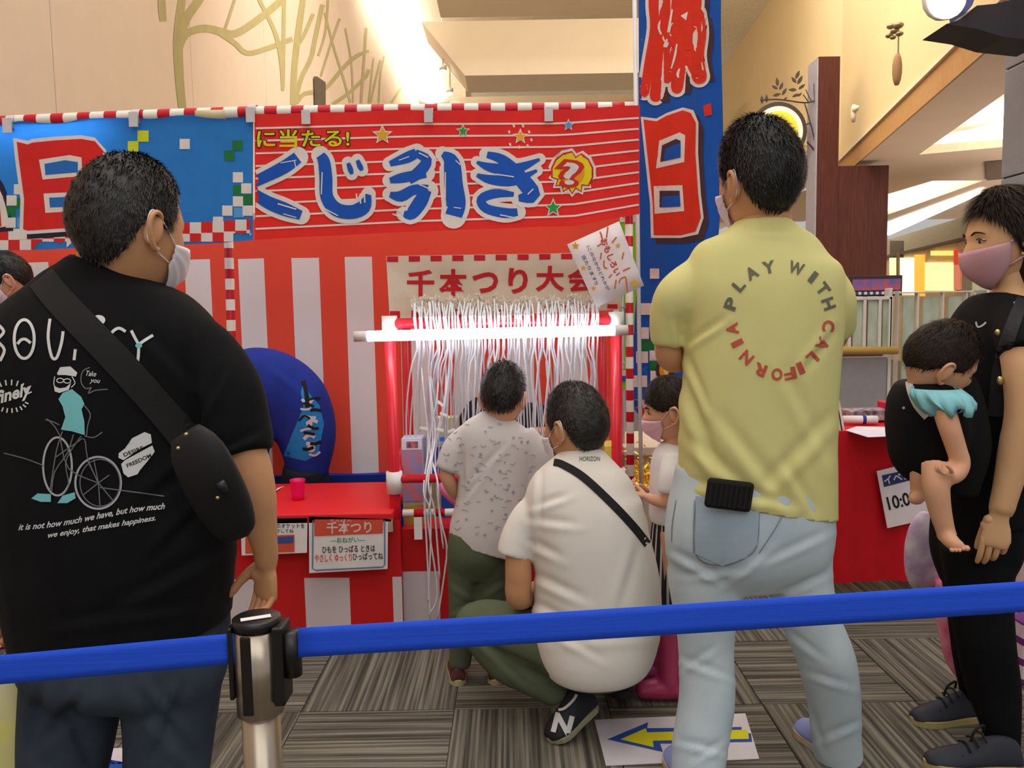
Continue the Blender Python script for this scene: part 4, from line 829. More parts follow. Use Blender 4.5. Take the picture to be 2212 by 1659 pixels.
G().box((c.x, c.y, zt4 + .03), (.22, .12, .05), M.Rotation(.08, 3, 'Z')).make('carton', mat('case_dark2', (60, 48, 56), c2=(190, 170, 180), scale=40), t, bevel=.003); G().box((c.x + .12, c.y + .03, zt4 + .045), (.06, .1, .08)).make('red_pack', mat('pack_red', (214, 30, 60)), t, bevel=.003)
c = tt(1858, 915); t = thing('paper_roll', 'rolled white paper with a blue band on the red table', 'paper roll', c)
G().tube([c + V((-.08, 0, .02)), c + V((.07, -.02, .02))], .019, 14).make('roll', mat('paper', (236, 232, 232)), t, True); G().tube([c + V((.005, -.0105, .02)), c + V((.02, -.013, .02))], .020, 14).make('band', mat('band_blue', (60, 60, 150)), t, True)
g = G().prism([tt(1826, 930), tt(1875, 945), tt(1985, 940), tt(1985, 924), tt(1850, 922)], (0, 0, .002)); tag(g.make('paper_sheet', mat('paper_lav', (222, 216, 236))), 'pale lavender paper sheet on the red table', 'paper')
# ================================================================ floor sign
def floorsign(q, lb, arrow, inner=None, shadow=None):
    g = G().prism([onZ(x, y, .0035) for x, y in q], (0, 0, .002)); o = g.make('floor_arrow_sheet', mat('sheet_floor', (206, 202, 210), rough=.35)); tag(o, lb, 'sign'); bv = bvh_of(o)
    Art().poly(arrow).drop('arrow_border', P_('arrowblue', (40, 80, 170)), o, bv, .002); 
    if inner: Art().poly(inner).drop('arrow', P_('arrowyel', (222, 216, 30)), o, bv, .004)
floorsign([(1284, 1556), (1610, 1542), (1640, 1640), (1309, 1655)], 'white floor sheet with a yellow arrow between the squatting man and light jeans', [(1312, 1597), (1400, 1560), (1398, 1573), (1620, 1570), (1625, 1602), (1426, 1606), (1432, 1624)], [(1340, 1597), (1395, 1573), (1398, 1582), (1615, 1576), (1618, 1596), (1410, 1600), (1412, 1614)])
floorsign([(226, 1618), (400, 1612), (400, 1690), (205, 1700)], 'white floor sheet seen between the legs of the man in black', [(210, 1672), (232, 1640), (228, 1650), (300, 1652), (300, 1680)])
# ================================================================ stanchion with belt
Ys_ = 1.27; top = onY(554, 1331, Ys_); X_ = top.x; zt5 = top.z; ST = mat('brushed_steel', (176, 164, 148), rough=.28, metal=.9, var=.1, scale=3, stretch=(30, 30, .5)); BK = mat('black_plastic', (22, 20, 20), rough=.35, spec=.5)
t = thing('belt_post', 'brushed steel belt post with a black cassette head in the foreground', 'post', (X_, Ys_, 0))
G().tube([(X_, Ys_, .03), (X_, Ys_, zt5 - .15)], .031, 32).make('tube', ST, t, True)
G().tube([(X_, Ys_, .0), (X_, Ys_, .012), (X_, Ys_, .03), (X_, Ys_, .04)], [.17, .17, .08, .035], 40).make('base', ST, t, True)
G().tube([(X_, Ys_, zt5 - .165), (X_, Ys_, zt5 - .16), (X_, Ys_, zt5 - .012)], [.031, .0375, .0375], 40).make('head', ST, t, True)
G().tube([(X_, Ys_, zt5 - .018), (X_, Ys_, zt5 - .002), (X_, Ys_, zt5)], [.0385, .0385, .035], 40).make('cap', BK, t, True)
p = [onZ(x, y, zt5 + .0015) for x, y in [(519, 1337), (584, 1327), (586, 1333), (520, 1343)]]; G().prism(p, (0, 0, .0008)).make('cap_label', mat('paper', (236, 232, 232)), t)
G().box((X_ - .0075 * 1, Ys_ - .0355, zt5 - .085), (.017, .008, .13)).make('front_slot', BK, t, bevel=.002)
G().box((X_ + .040, Ys_ - .004, zt5 - .075), (.018, .05, .13)).make('side_slot', BK, t, bevel=.003); G().box((X_ - .037, Ys_ - .004, zt5 - .07), (.008, .045, .12)).make('side_slot', BK, t, bevel=.003)
G().tube([(X_ + .058, Ys_ - .01, zt5 - .095), (X_ + .058, Ys_ - .01, zt5 - .022)], .0155, 20).make('belt_end', BK, t, True)
BM = mat('belt_blue', (24, 84, 232), rough=.6, var=.12, scale=9, stretch=(.2, 1, 60), bump=.3, bscale=40, spec=.4)
def belt(q0, q1, ya, yb_, lb):
    def fn(u, v):
        x = q0[0] + (q1[0] - q0[0]) * u; yt = q0[1] + (q1[1] - q0[1]) * u; yl = q0[2] + (q1[2] - q0[2]) * u; sag = 3 * math.sin(PI * u); return onY(x, yt + sag + (yl - yt) * v, ya + (yb_ - ya) * u)
    o = sheet('barrier_belt', fn, 40, 4, BM, None, thick=.0015); return tag(o, lb, 'belt', 'blue barrier belts')
belt((506, 1368, 1434), (-760, 1480, 1537), Ys_ - .02, 1.22, 'blue barrier belt running left of the steel post'); belt((644, 1357, 1420), (2960, 1204, 1271), Ys_ - .02, 1.34, 'long blue barrier belt running right of the steel post')

def copy_post(x, y, Y, lb):
    q = onY(x, y, Y); r = t.copy(); COL.objects.link(r); r.location = (q.x, Y, 0); r['label'] = lb
    for ch in list(t.children):
        c_ = ch.copy(); COL.objects.link(c_); c_.parent = r; c_.matrix_parent_inverse = ch.matrix_parent_inverse.copy()
copy_post(2990, 1200, 1.35, 'steel belt post outside the picture at the right end of the long belt'); copy_post(-790, 1480, 1.22, 'steel belt post outside the picture at the left end of the belt')
# ================================================================ people
SK1 = mat('skin_tan', (206, 152, 110), rough=.55, var=.05, scale=14, sss=.12, spec=.35); SK2 = mat('skin_light', (218, 172, 128), rough=.55, var=.04, scale=14, sss=.12, spec=.35); SK3 = mat('skin_child', (220, 166, 132), rough=.55, var=.04, scale=14, sss=.12, spec=.35)
HB = mat('hair_black', (24, 20, 19), rough=.48, var=.5, scale=60, spec=.35, stretch=(1, 1, .3)); HG = mat('hair_greying', (40, 37, 36), rough=.5, var=.8, scale=90, spec=.35); HBR = mat('hair_brown', (42, 30, 24), rough=.6, var=.3, scale=60, spec=.18)
EYW = mat('eye_white', (226, 220, 214), rough=.2); EYD = mat('eye_dark', (26, 16, 12), rough=.15, spec=.6)
def S(az, el, nose=1.0):
    az = np.asarray(az, float); el = np.asarray(el, float)
    x = np.sin(az) * np.cos(el) * .077; ca = np.cos(az); y = ca * np.cos(el) * .096; z = np.sin(el); z = np.where(z > 0, z * .118, z * .122)
    t = np.clip(-z / .12, 0, 1); fr = ca > 0
    x = x * (1 - .30 * t ** 1.6); y = np.where(fr, y * (1 - .02 * t), y * (1 - .45 * t ** 1.2)); y = y + np.where(fr, .006 * t, 0)
    y = np.where(~fr, y * 1.05, y)
    if nose:
        g = lambda u, w_: np.exp(-(u / w_) ** 2); w_ = np.clip(ca * 2, 0, 1)
        y = y + w_ * (.021 * g(x, .0115) * g(z + .034, .020) + .008 * g(x, .009) * g(z + .012, .018) - .008 * (g(np.abs(x) - .032, .014) * g(z - .004, .010)) + .004 * g(z - .022, .010) * g(x, .05) + .005 * g(x, .020) * g(z + .064, .007) + .005 * g(x, .018) * g(z + .100, .012) - .003 * g(x, .02) * g(z + .080, .006) + .003 * g(np.abs(x) - .042, .018) * g(z + .030, .02))
    return np.stack([x, y, z], -1)
class Head:
    def __init__(s, c, yaw, pitch=0, roll=0, sc_=1.0):
        s.c = V(c); s.s = sc_; s.R = M.Rotation(math.radians(-yaw), 3, 'Z') @ M.Rotation(math.radians(pitch), 3, 'X') @ M.Rotation(math.radians(roll), 3, 'Y')
    def w(s, p): return s.c + s.R @ (V(p) * s.s)
    def geo(s, g, ears=True):
        na, ne = 56, 44; rings = []
        for j in range(1, ne):
            el = -PI / 2 + PI * j / ne; az = np.arange(na) * 2 * PI / na; rings.append([s.w(p) for p in S(az, np.full(na, el))])
        g.ring(rings)
        if ears:
            for k in (-1, 1):
                g.ball(s.w((k * .080, -.008, -.012)), (.007 * s.s, .017 * s.s, .030 * s.s), s.R @ M.Rotation(k * -.35, 3, 'Z') @ M.Rotation(-.15, 3, 'X'), 14)
                rim = [(.079, .008, .004), (.086, .003, .018), (.092, -.010, .022), (.096, -.022, .012), (.094, -.024, -.008), (.088, -.015, -.030), (.081, -.004, -.042), (.078, .004, -.040)]
                g.tube([s.w((k * x, y, z - .004)) for x, y, z in rim], [.003 * s.s, .0042 * s.s, .0045 * s.s, .0045 * s.s, .0045 * s.s, .005 * s.s, .0055 * s.s, .004 * s.s], 8, 22, True)
        return g
    def hair(s, parent, mt, line, th=.020, side=.010, strands=2600, ls=.020, lift=.35, seed=3, rnd=.16, extra=None, part=None, name='hair', tmin=.006):
        rg = np.random.RandomState(seed); lx = [q[0] for q in line]; ly = [q[1] for q in line]
        hl = lambda az: np.radians(np.interp(np.degrees(np.abs((az + PI) % (2 * PI) - PI)), lx, ly))
        na, ne = 72, 22
        def P(az, el):
            b = S(az, el, 0); n = b / np.linalg.norm(b, axis=-1, keepdims=True); h = hl(az); t = np.clip((el - h) / math.radians(38), 0, 1); top = np.clip(el / math.radians(60), 0, 1)
            k = np.where(t > 0, tmin + (side + (th - side) * top - tmin) * t ** .6, .001); k = k + .0025 * t * np.sin(az * 9 + 3 * np.sin(el * 7)) * np.cos(el * 11 + az * 3) * np.cos(el)
            return b + n * k[..., None]
        rings = []
        for j in range(ne):
            az = np.arange(na) * 2 * PI / na; h = hl(az); el = h + (PI / 2 - .02 - h) * (j / (ne - 1)) ** .9
            if j == 0: p = P(az, h - .001) * .995
            else: p = P(az, el)
            rings.append([s.w(q) for q in p])
        g = G(); g.ring(rings)
        if extra: extra(g)
        az = rg.uniform(0, 2 * PI, strands); h = hl(az); u = rg.uniform(0, 1, strands); sn = np.sin(h) + (1 - np.sin(h)) * u; el = np.arcsin(np.clip(sn, -1, 1)); base = P(az, el)
        up = np.clip(el / (PI / 2), 0, 1)
        for i in range(strands):
            b = V(base[i]); n = b.normalized(); dn = V((0, -.15, -1)); dn = (dn - n * dn.dot(n)); dn = dn.normalized() if dn.length > .01 else V((0, -1, 0))
            if up[i] > .55: dn = V((math.sin(az[i] * 1.0), math.cos(az[i]), 0)); dn = (dn - n * dn.dot(n)).normalized() if (dn - n * dn.dot(n)).length > .01 else V((0, 1, 0))
            d = (n * lift * rg.uniform(.2, 1.0) + dn * rg.uniform(.8, 1.1) + V(rg.normal(size=3)) * rnd).normalized(); L_ = ls * rg.uniform(.6, 1.25) * (.55 + .6 * up[i]); sd = d.cross(n)
            sd = (sd.normalized() if sd.length > .001 else V((1, 0, 0))) * .0011; b0 = b - n * .002; mid = b0 + d * L_ * .55 + n * .001; tip = b0 + d * L_ - V((0, 0, .002))
            g.add([s.w(b0 - sd), s.w(b0 + sd), s.w(mid + sd * .8), s.w(mid - sd * .8), s.w(tip)], [(0, 1, 2, 3), (3, 2, 4)])
        return g.make(name, mt, parent, True)
    def mask(s, parent, mt, A=66, top=-9, bot=-64, sidetop=-12, sidebot=-30, bulge=.010, strap=None, lw=.0016, pleat=.0012):
        na, ne = 28, 14; vs = []
        for j in range(ne + 1):
            for i in range(na + 1):
                az = math.radians(-A + 2 * A * i / na); q = abs(az) / math.radians(A); e0 = top + (sidetop - top) * q ** 1.4; e1 = bot + (sidebot - bot) * q ** 2.2
                v = j / ne; el = math.radians(e0 + (e1 - e0) * v); b = V(S(az, el, 0)); n = b.normalized(); edge = min(v, 1 - v) * 2
                k = .004 + (bulge + .014 * math.exp(-(math.degrees(az) / 16) ** 2) * math.exp(-((v - .28) / .3) ** 2)) * (1 - q ** 3) + .003 * min(1, edge * 3) + pleat * math.sin(v * 22)
                vs.append(s.w(b + n * k))
        g = G(); g.add(vs, [(j * (na + 1) + i, j * (na + 1) + i + 1, (j + 1) * (na + 1) + i + 1, (j + 1) * (na + 1) + i) for j in range(ne) for i in range(na)])
        o = g.make('face_mask', mt, parent, True); md = o.modifiers.new('t', 'SOLIDIFY'); md.thickness = .0018
        g = G()
        for k in (-1, 1):
            p0 = V(S(k * math.radians(A - 2), math.radians(sidetop - 1), 0)) * 1.05; p1 = V(S(k * math.radians(A - 2), math.radians(sidebot + 1), 0)) * 1.05
            g.tube([s.w(q) for q in (p0, (k * .0815, .012, .004), (k * .086, -.012, .022), (k * .090, -.024, .008), (k * .088, -.024, -.018), (k * .083, -.014, -.040), p1)], lw, 6, 26)
        g.make('ear_loop', strap or mt, parent, True); return o
    def eye(s, parent, k, closed=.3):
        c = (k * .031, .0815, .003); g = G(); R3 = s.R @ M.Rotation(-k * .25, 3, 'Z')
        g.ball(s.w(c), (.0145 * s.s, .0045 * s.s, .0058 * s.s), R3, 14); g.make('eye', EYW, parent, True)
        G().ball(s.w((k * .0315, .0848, .002)), (.0055 * s.s, .002 * s.s, .0052 * s.s), R3, 12).make('iris', EYD, parent, True)
        G().tube([s.w(q) for q in ((k * .015, .0850, .001), (k * .024, .0875, .0085), (k * .034, .0872, .0095), (k * .045, .081, .003), (k * .050, .078, .002))], .0016, 6, 12).make('eyelashes', EYD, parent, True)
        G().tube([s.w(q) for q in ((k * .014, .0955, .021), (k * .028, .0935, .027), (k * .044, .086, .024), (k * .052, .079, .019))], [.002, .0026, .0022, .001], 6, 12).make('eyebrow', HBR, parent, True)
SHORT = [(0, 46), (40, 40), (58, 26), (68, 2), (78, -6), (84, 6), (98, 10), (108, -8), (125, -26), (150, -36), (180, -38)]
def hand(gp, gf, wr, d, n, sv, s=1.0, curl=.5, spread=.0, thumb=1.0, curls=None):
    """palm into gp (to be fused), fingers into gf"""
    d = V(d).normalized(); n = V(n); n = (n - d * n.dot(d)).normalized(); sv = V(sv); sv = (sv - d * sv.dot(d) - n * sv.dot(n)).normalized(); wr = V(wr)
    rings = []
    for t, wd, dp in ((-.02, .024, .018), (.01, .028, .017), (.04, .037, .016), (.07, .041, .0145), (.088, .040, .0125), (.096, .034, .009)):
        c = wr + d * t * s; rings.append([c + sv * (math.cos(a) * wd * s) + n * (math.sin(a) * dp * s) for a in [2 * PI * k / 16 for k in range(16)]])
    gp.ring(rings); gp.ball(wr + d * .035 * s + sv * .026 * s + n * .006 * s, (.018 * s,) * 3, n=10)
    for i, (o_, L_, r) in enumerate(((.029, .072, .0086), (.0100, .079, .0088), (-.0095, .074, .0083), (-.0285, .059, .0073))):
        cu = (curls[i] if curls else curl) * (1 + .08 * i); p = wr + d * (.082 - (.006 if i == 3 else 0)) * s + sv * o_ * s; pts = [p - d * .012 * s, p]; fan = sv * (o_ * spread * 6)
        for q, (fr_, an) in enumerate(((.45, cu * .7), (.30, cu * 1.5), (.25, cu * 2.1))):
            p = p + (d * math.cos(an) + n * math.sin(an) + fan).normalized() * L_ * fr_ * s; pts.append(p)
        gf.tube(pts, [r * s, r * 1.02 * s, r * .98 * s, r * .92 * s, r * .74 * s], 12, 18, True)
    p = wr + d * .018 * s + sv * .022 * s; a = (d * .62 + sv * .75 * thumb + n * .35).normalized(); b = (d * .85 + sv * .35 * thumb + n * .45).normalized()
    gf.tube([p, p + a * .030 * s, p + a * .046 * s + b * .018 * s, p + a * .046 * s + b * .040 * s, p + a * .046 * s + b * .056 * s], [.015 * s, .0125 * s, .0105 * s, .0098 * s, .0075 * s], 12, 18, True)
def join(me, g):
    vs = [tuple(v.co) for v in me.vertices]; fs = [tuple(p.vertices) for p in me.polygons]; q = G(); q.v = vs; q.f = fs; q.add(g.v, g.f); bpy.data.meshes.remove(me)
    m2 = bpy.data.meshes.new('body'); m2.from_pydata(q.v, [], q.f); m2.update(); return m2
def body(gp, gf, mt, parent, vox=.008, sm=3):
    me = fused(gp, vox, sm); return mesh_obj('body', join(me, gf), mt, parent, True)
def T(y, xl, xr, Y, b, ang=0): return (onY((xl + xr) / 2, y, Y), ang, m(xr - xl, Y) / 2, b)
def tb(g, pts, n=16, steps=None, ends=False):
    """tube through (x px, y px, depth, radius px)"""
    return g.tube([onY(x, y, Y) for x, y, Y, r in pts], [m(r, Y) for x, y, Y, r in pts], n, steps or 6 * len(pts), ends)
def cutpx(me, x0, y0, x1, y1, Y, keep_up=True, rad=9, lean=0.0):
    a, b = onY(x0, y0, Y), onY(x1, y1, Y); d = (b - a).normalized(); n = V((d.z, lean, -d.x))
    if (n.z > 0) == keep_up: n = -n
    cut(me, (a + b) / 2, n, rad)
def cloth(name, g, vox, mt, parent, fold=None, cr=None, cuts=(), sm=5, thick=.003):
    me = fused(g, vox, sm)
    if fold: folds(me, *fold)
    if cr: creases(me, cr)
    for c in cuts: cutpx(me, *c)
    o = mesh_obj(name, me, mt, parent, True)
    if cuts: md = o.modifiers.new('t', 'SOLIDIFY'); md.thickness = thick; md.offset = -1
    return o
def shoe(parent, heel, toe, up=(0, 0, 1), s=1.0, mt=None, sm_=None, lift=0.0, sole_h=.025, name='shoe'):
    heel, toe = V(heel), V(toe); d = (toe - heel); L_ = d.length; d.normalize(); up = V(up); up = (up - d * up.dot(d)).normalized(); sv = d.cross(up); rings = []; srings = []
    for t, wd, h in ((.0, .028, .05), (.04, .034, .072), (.15, .037, .085), (.30, .038, .086), (.42, .040, .072), (.58, .045, .056), (.75, .047, .044), (.90, .040, .034), (.98, .024, .022), (1.0, .012, .014)):
        c = heel + d * L_ * t + up * sole_h * .7; rg = []
        for k in range(18):
            a = 2 * PI * k / 18; x = math.cos(a); z = math.sin(a); rg.append(c + sv * (x * wd * s * (1 if z < .2 else 1 - .25 * z)) + up * (max(z, -.15) * .5 + .12) * h * 1.5 * s)
        rings.append(rg)
    sh = G().ring(rings).make(name, mt, parent, True); sh.modifiers.new('s', 'SUBSURF').render_levels = 1
    n = 26; out = []
    for k in range(n):
        a = 2 * PI * k / n; t = .5 - .5 * math.cos(a) * 1.03; wd = np.interp(t, [0, .1, .3, .5, .75, .92, 1.0], [.018, .036, .039, .040, .049, .038, .012]); out.append(heel + d * L_ * t + sv * (wd * s * (1 if math.sin(a) > 0 else -1) * min(1, abs(math.sin(a)) * 3)))
    G().prism(out, up * sole_h).make('sole', sm_, sh if False else parent, bevel=.004)
    return sh
def person(label, x, Y, group=None): return thing('person', label, 'person', onY(x, 900, Y) * 1 - V((0, 0, onY(x, 900, Y).z)), group)

# ---------------------------------------------------------------- man in the black tee, left foreground
Y0 = 1.66
p = person('stout man in black printed tee and dark jeans wearing a crossbody bag, seen from behind', 270, Y0)
hd = Head(onY(284, 496, Y0), 33, -8, -3, 1.10)
gp, gf = G(), G(); hd.geo(gf)
gp.loft([T(1400, 80, 470, Y0, .10), T(1000, 20, 420, Y0, .10), T(800, 20, 430, Y0, .10), T(680, 90, 370, Y0, .08), T(620, 165, 310, Y0, .06), T(560, 175, 315, Y0, .062), T(500, 195, 325, Y0, .06)], steps=24)
tb(gp, [(405, 748, Y0, 34), (480, 860, Y0 - .02, 46), (528, 985, Y0 - .03, 50), (550, 1060, Y0 - .03, 46), (562, 1130, Y0 - .02, 37), (572, 1180, Y0 - .01, 29), (576, 1215, Y0, 27)])
tb(gp, [(45, 748, Y0, 34), (-50, 900, Y0, 48), (-40, 1040, Y0 - .03, 42), (-12, 1150, Y0 - .03, 36), (0, 1240, Y0 - .02, 27), (4, 1290, Y0 - .02, 26)])
for x in (150, 365): tb(gp, [(x, 1400, Y0, 85), (x - 5, 1600, Y0, 65), (x - 10, 1880, Y0 + .02, 40)])
hand(gp, gf, onY(576, 1212, Y0), (-.10, .05, -1), (-.55, -.8, 0), (-.75, .3, -.1), .92, .42, curls=(.35, .5, .62, .75), thumb=1.0)
hand(gp, gf, onY(4, 1290, Y0 - .02), (.05, 0, -1), (.8, -.4, 0), (0, 1, 0), .9, 1.0)
body(gp, gf, SK1, p)
hd.hair(p, HG, SHORT, th=.022, side=.015, strands=6500, ls=.015, lift=.45, seed=5)
hd.mask(p, mat('mask_white', (232, 228, 236), rough=.7), A=64)
BT = mat('tee_black', (20, 20, 22), rough=.88, var=.15, spec=.12, sheen=.02)
g = G()
g.loft([T(1450, 62, 492, Y0, .165), T(1390, 55, 492, Y0, .17), T(1250, 22, 500, Y0, .175), T(1130, 0, 500, Y0, .175), T(1000, -18, 478, Y0, .17), T(880, -30, 470, Y0, .165), T(780, -32, 480, Y0, .155), T(710, -15, 470, Y0, .14), T(655, 30, 425, Y0, .115), T(615, 85, 370, Y0, .092), T(585, 135, 326, Y0, .075), T(566, 160, 308, Y0, .07)], n=36, steps=40)
tb(g, [(410, 712, Y0, 46), (452, 764, Y0, 62), (488, 840, Y0 - .01, 76), (512, 920, Y0 - .02, 73), (522, 980, Y0 - .03, 71)], 20)
tb(g, [(40, 712, Y0, 46), (-10, 764, Y0, 62), (-60, 850, Y0, 74), (-70, 960, Y0, 70), (-65, 1030, Y0, 66)], 20)
tee = cloth('tee_shirt', g, .008, BT, p, (.005, 11, (1, 1, .5), 4), [(440, 1000, 400, 760, 14, .007), (470, 960, 300, 1100, 16, .006), (480, 1060, 330, 1210, 14, .006), (250, 1300, 480, 1180, 16, .007), (120, 1340, 420, 1300, 14, .005), (430, 900, 480, 800, 10, .006), (460, 980, 560, 930, 9, .005), (300, 700, 430, 830, 14, .004)],
    cuts=[(60, 1396, 494, 1330, Y0, True, .5)])
tv = bvh_of(tee)
JD = mat('jeans_dark', (74, 86, 102), c2=(46, 54, 68), rough=.85, scale=5, spec=.15)
g = G(); g.loft([T(1500, 70, 460, Y0, .10), T(1450, 48, 486, Y0, .15), T(1380, 42, 494, Y0, .155), T(1250, 50, 490, Y0, .14), T(1200, 60, 480, Y0, .13)], n=32, steps=14)
tb(g, [(158, 1400, Y0, 104), (152, 1500, Y0, 104), (142, 1600, Y0, 98), (128, 1750, Y0, 84), (125, 1925, Y0, 74)], 20); tb(g, [(370, 1400, Y0, 108), (368, 1500, Y0, 104), (364, 1600, Y0, 92), (352, 1750, Y0, 84), (345, 1925, Y0, 74)], 20)
cloth('jeans', g, .010, JD, p, (.004, 12, (1, 1, .6), 9), [(120, 1480, 200, 1650, 16, .010), (180, 1500, 100, 1600, 14, .007), (300, 1500, 420, 1640, 16, .010), (330, 1470, 400, 1560, 12, .007), (400, 1480, 330, 1640, 12, .007), (90, 1460, 70, 1620, 12, .006)])
for x in (118, 345): shoe(p, onY(x, 1930, Y0 - .02) * 1 - V((0, 0, onY(x, 1930, Y0 - .02).z)), V((onY(x, 1930, Y0).x - .02, Y0 + .24, 0)), mt=mat('shoe_black', (26, 26, 28), rough=.5), sm_=mat('sole_dark', (40, 38, 38), rough=.7))
# tee print
Z5 = lambda pts, w_=None: [tuple([q[0] / 2.9625, 540 + q[1] / 2.9625] + ([q[2] / 2.9625] if len(q) > 2 else [])) for q in pts]
def ell(cx, cy, rx, ry, n=22, a0=0, a1=360): return [(cx + rx * math.cos(math.radians(a0 + (a1 - a0) * k / n)), cy + ry * math.sin(math.radians(a0 + (a1 - a0) * k / n))) for k in range(n + 1)]
PW_ = mat('shirt_print_white', (214, 214, 214), rough=.8); PT = mat('shirt_print_teal', (120, 196, 200), rough=.8); PG = mat('shirt_print_grey', (112, 112, 116), rough=.8)
a = Art()
for q in [[(-20, 470), (24, 520), (-10, 565)], [(-10, 590), (28, 640), (0, 710)], ell(155, 570, 64, 124), [(112, 602), (135, 575), (165, 572), (196, 596)], [(320, 440), (308, 560), (330, 680), (362, 690), (392, 600), (404, 520)], [(482, 635), (474, 705)], [(626, 470), (612, 542)], [(804, 522), (760, 500), (715, 530), (692, 600), (688, 645)], [(840, 515), (865, 565), (888, 605)], [(980, 545), (930, 575), (888, 605)], [(888, 605), (885, 680), (872, 764)], [(768, 742), (798, 728)]]: a.line(Z5(q), 19 / 2.96)
a.poly(Z5(ell(632, 448, 42, 32)[:-1])); a.drop('lettering', PW_, tee, tv, .0035, step=24)
a = Art()
for q in [ell(628, 1490, 146, 166, 30), ell(368, 1385, 92, 186, 26)]: a.line(Z5(q), 4.4, k=2)
a.drop('bicycle_wheel', mat('shirt_print_silver', (176, 178, 184), rough=.8), tee, tv, .0035)
a = Art()
for q in [ell(640, 1490, 128, 150, 26), [(630, 1490), (560, 1350)], [(630, 1490), (700, 1440)], [(630, 1490), (530, 1570)], [(630, 1490), (720, 1600)], [(630, 1490), (600, 1340)], [(630, 1490), (640, 1640)], [(25, 1300), (160, 1335), (285, 1382)], [(640, 1520), (850, 1548), (1050, 1575)], [(300, 1080), (350, 1130), (390, 1200)], [(290, 1085), (340, 1100), (380, 1120)], [(540, 1190), (600, 1200), (655, 1165)], [(350, 1330), (480, 1240), (540, 1210), (560, 1330), (628, 1490)], [(385, 1200), (440, 1400), (628, 1490)], [(535, 990), (578, 1050), (562, 1120), (552, 1195)], [(400, 1160), (360, 1290), (320, 1540)], [(470, 1180), (430, 1300), (350, 1420), (330, 1550)], [(520, 1190), (450, 1290), (420, 1370), (440, 1500), (410, 1560)], [(575, 752), (530, 775), (518, 840), (545, 885), (585, 880)], [(585, 880), (565, 918), (610, 898), (690, 892)]]: a.line(Z5(q), 2.4, k=3)
a.drop('bicycle_lines', PG, tee, tv, .004, step=20)
Art().poly(Z5([(400, 915), (460, 890), (520, 940), (540, 985), (522, 1020), (540, 1100), (542, 1185), (460, 1160), (390, 1150), (418, 1070), (400, 1000), (374, 955)])).poly(Z5([(200, 1590), (240, 1558), (325, 1562), (326, 1612), (260, 1612)])).poly(Z5([(368, 1620), (400, 1572), (478, 1550), (484, 1588), (430, 1620)])).poly(Z5(ell(888, 612, 22, 16)[:-1])).drop('teal_print', PT, tee, tv, .0045, step=20)
Art().poly(Z5([(365, 790), (385, 750), (450, 745), (495, 785), (485, 810), (420, 800), (370, 800)])).poly(Z5([(345, 870), (380, 885), (420, 880), (455, 850), (440, 895), (380, 915), (350, 905)])).poly(Z5([(845, 1205), (925, 1165), (965, 1180), (972, 1235), (900, 1270), (790, 1345), (758, 1330), (760, 1300), (800, 1270), (920, 1225), (890, 1205)])).poly(Z5([(975, 1250), (990, 1290), (970, 1320), (820, 1385), (830, 1410), (892, 1415), (880, 1435), (820, 1455), (790, 1430), (775, 1370), (800, 1345)])).drop('white_print', PW_, tee, tv, .0045, step=20)
Art().line(Z5([(350, 810), (345, 860), (365, 890)]), 2).line(Z5([(460, 810), (480, 850), (455, 880)]), 2).line(Z5(ell(385, 835, 22, 14)), 2).line(Z5(ell(430, 838, 22, 14)), 2).drop('face_lines', PW_, tee, tv, .005)
Art().text('DESIRE', 0, 0, 0, 0, bold=.02, fn=tilt(792 / 2.9625, 540 + 1312 / 2.9625, 42, -16, 8)).text('FREEDOM', 0, 0, 0, 0, bold=.02, fn=tilt(812 / 2.9625, 540 + 1382 / 2.9625, 52, -23, 8)).drop('ribbon_text', mat('print_black', (30, 28, 26)), tee, tv, .0055)
a = Art().text('finely', 0, 0, 0, 0, bold=.03, shear=.4, fn=tilt(-8, 540 + 960 / 2.9625, 76, -22, 34)).text('Take', 0, 0, 0, 0, bold=.01, shear=.3, fn=tilt(186, 806, 22, 2, 11)).text('you', 0, 0, 0, 0, bold=.01, shear=.3, fn=tilt(194, 824, 22, 2, 10))
a.text('it is not how much we have, but how much', 0, 0, 0, 0, bold=.02, shear=.35, fn=lambda u, v: (40 + 316 * u, 1140 - 45 * u + 6 * math.sin(u * 6) * .6 + (v - .5) * 15)).text('we enjoy, that makes happiness.', 0, 0, 0, 0, bold=.02, shear=.35, fn=lambda u, v: (104 + 232 * u, 1158 - 38 * u + (v - .5) * 15))
for an in range(-150, -10, 16): a.line([(22 + 40 * math.cos(math.radians(an)), 862 + 30 * math.sin(math.radians(an))), (22 + 50 * math.cos(math.radians(an)), 862 + 42 * math.sin(math.radians(an)))], 3)
for an in range(20, 120, 16): a.line([(22 + 34 * math.cos(math.radians(an)), 862 + 20 * math.sin(math.radians(an))), (22 + 42 * math.cos(math.radians(an)), 862 + 30 * math.sin(math.radians(an)))], 3)
a.drop('script_lettering', PW_, tee, tv, .004)
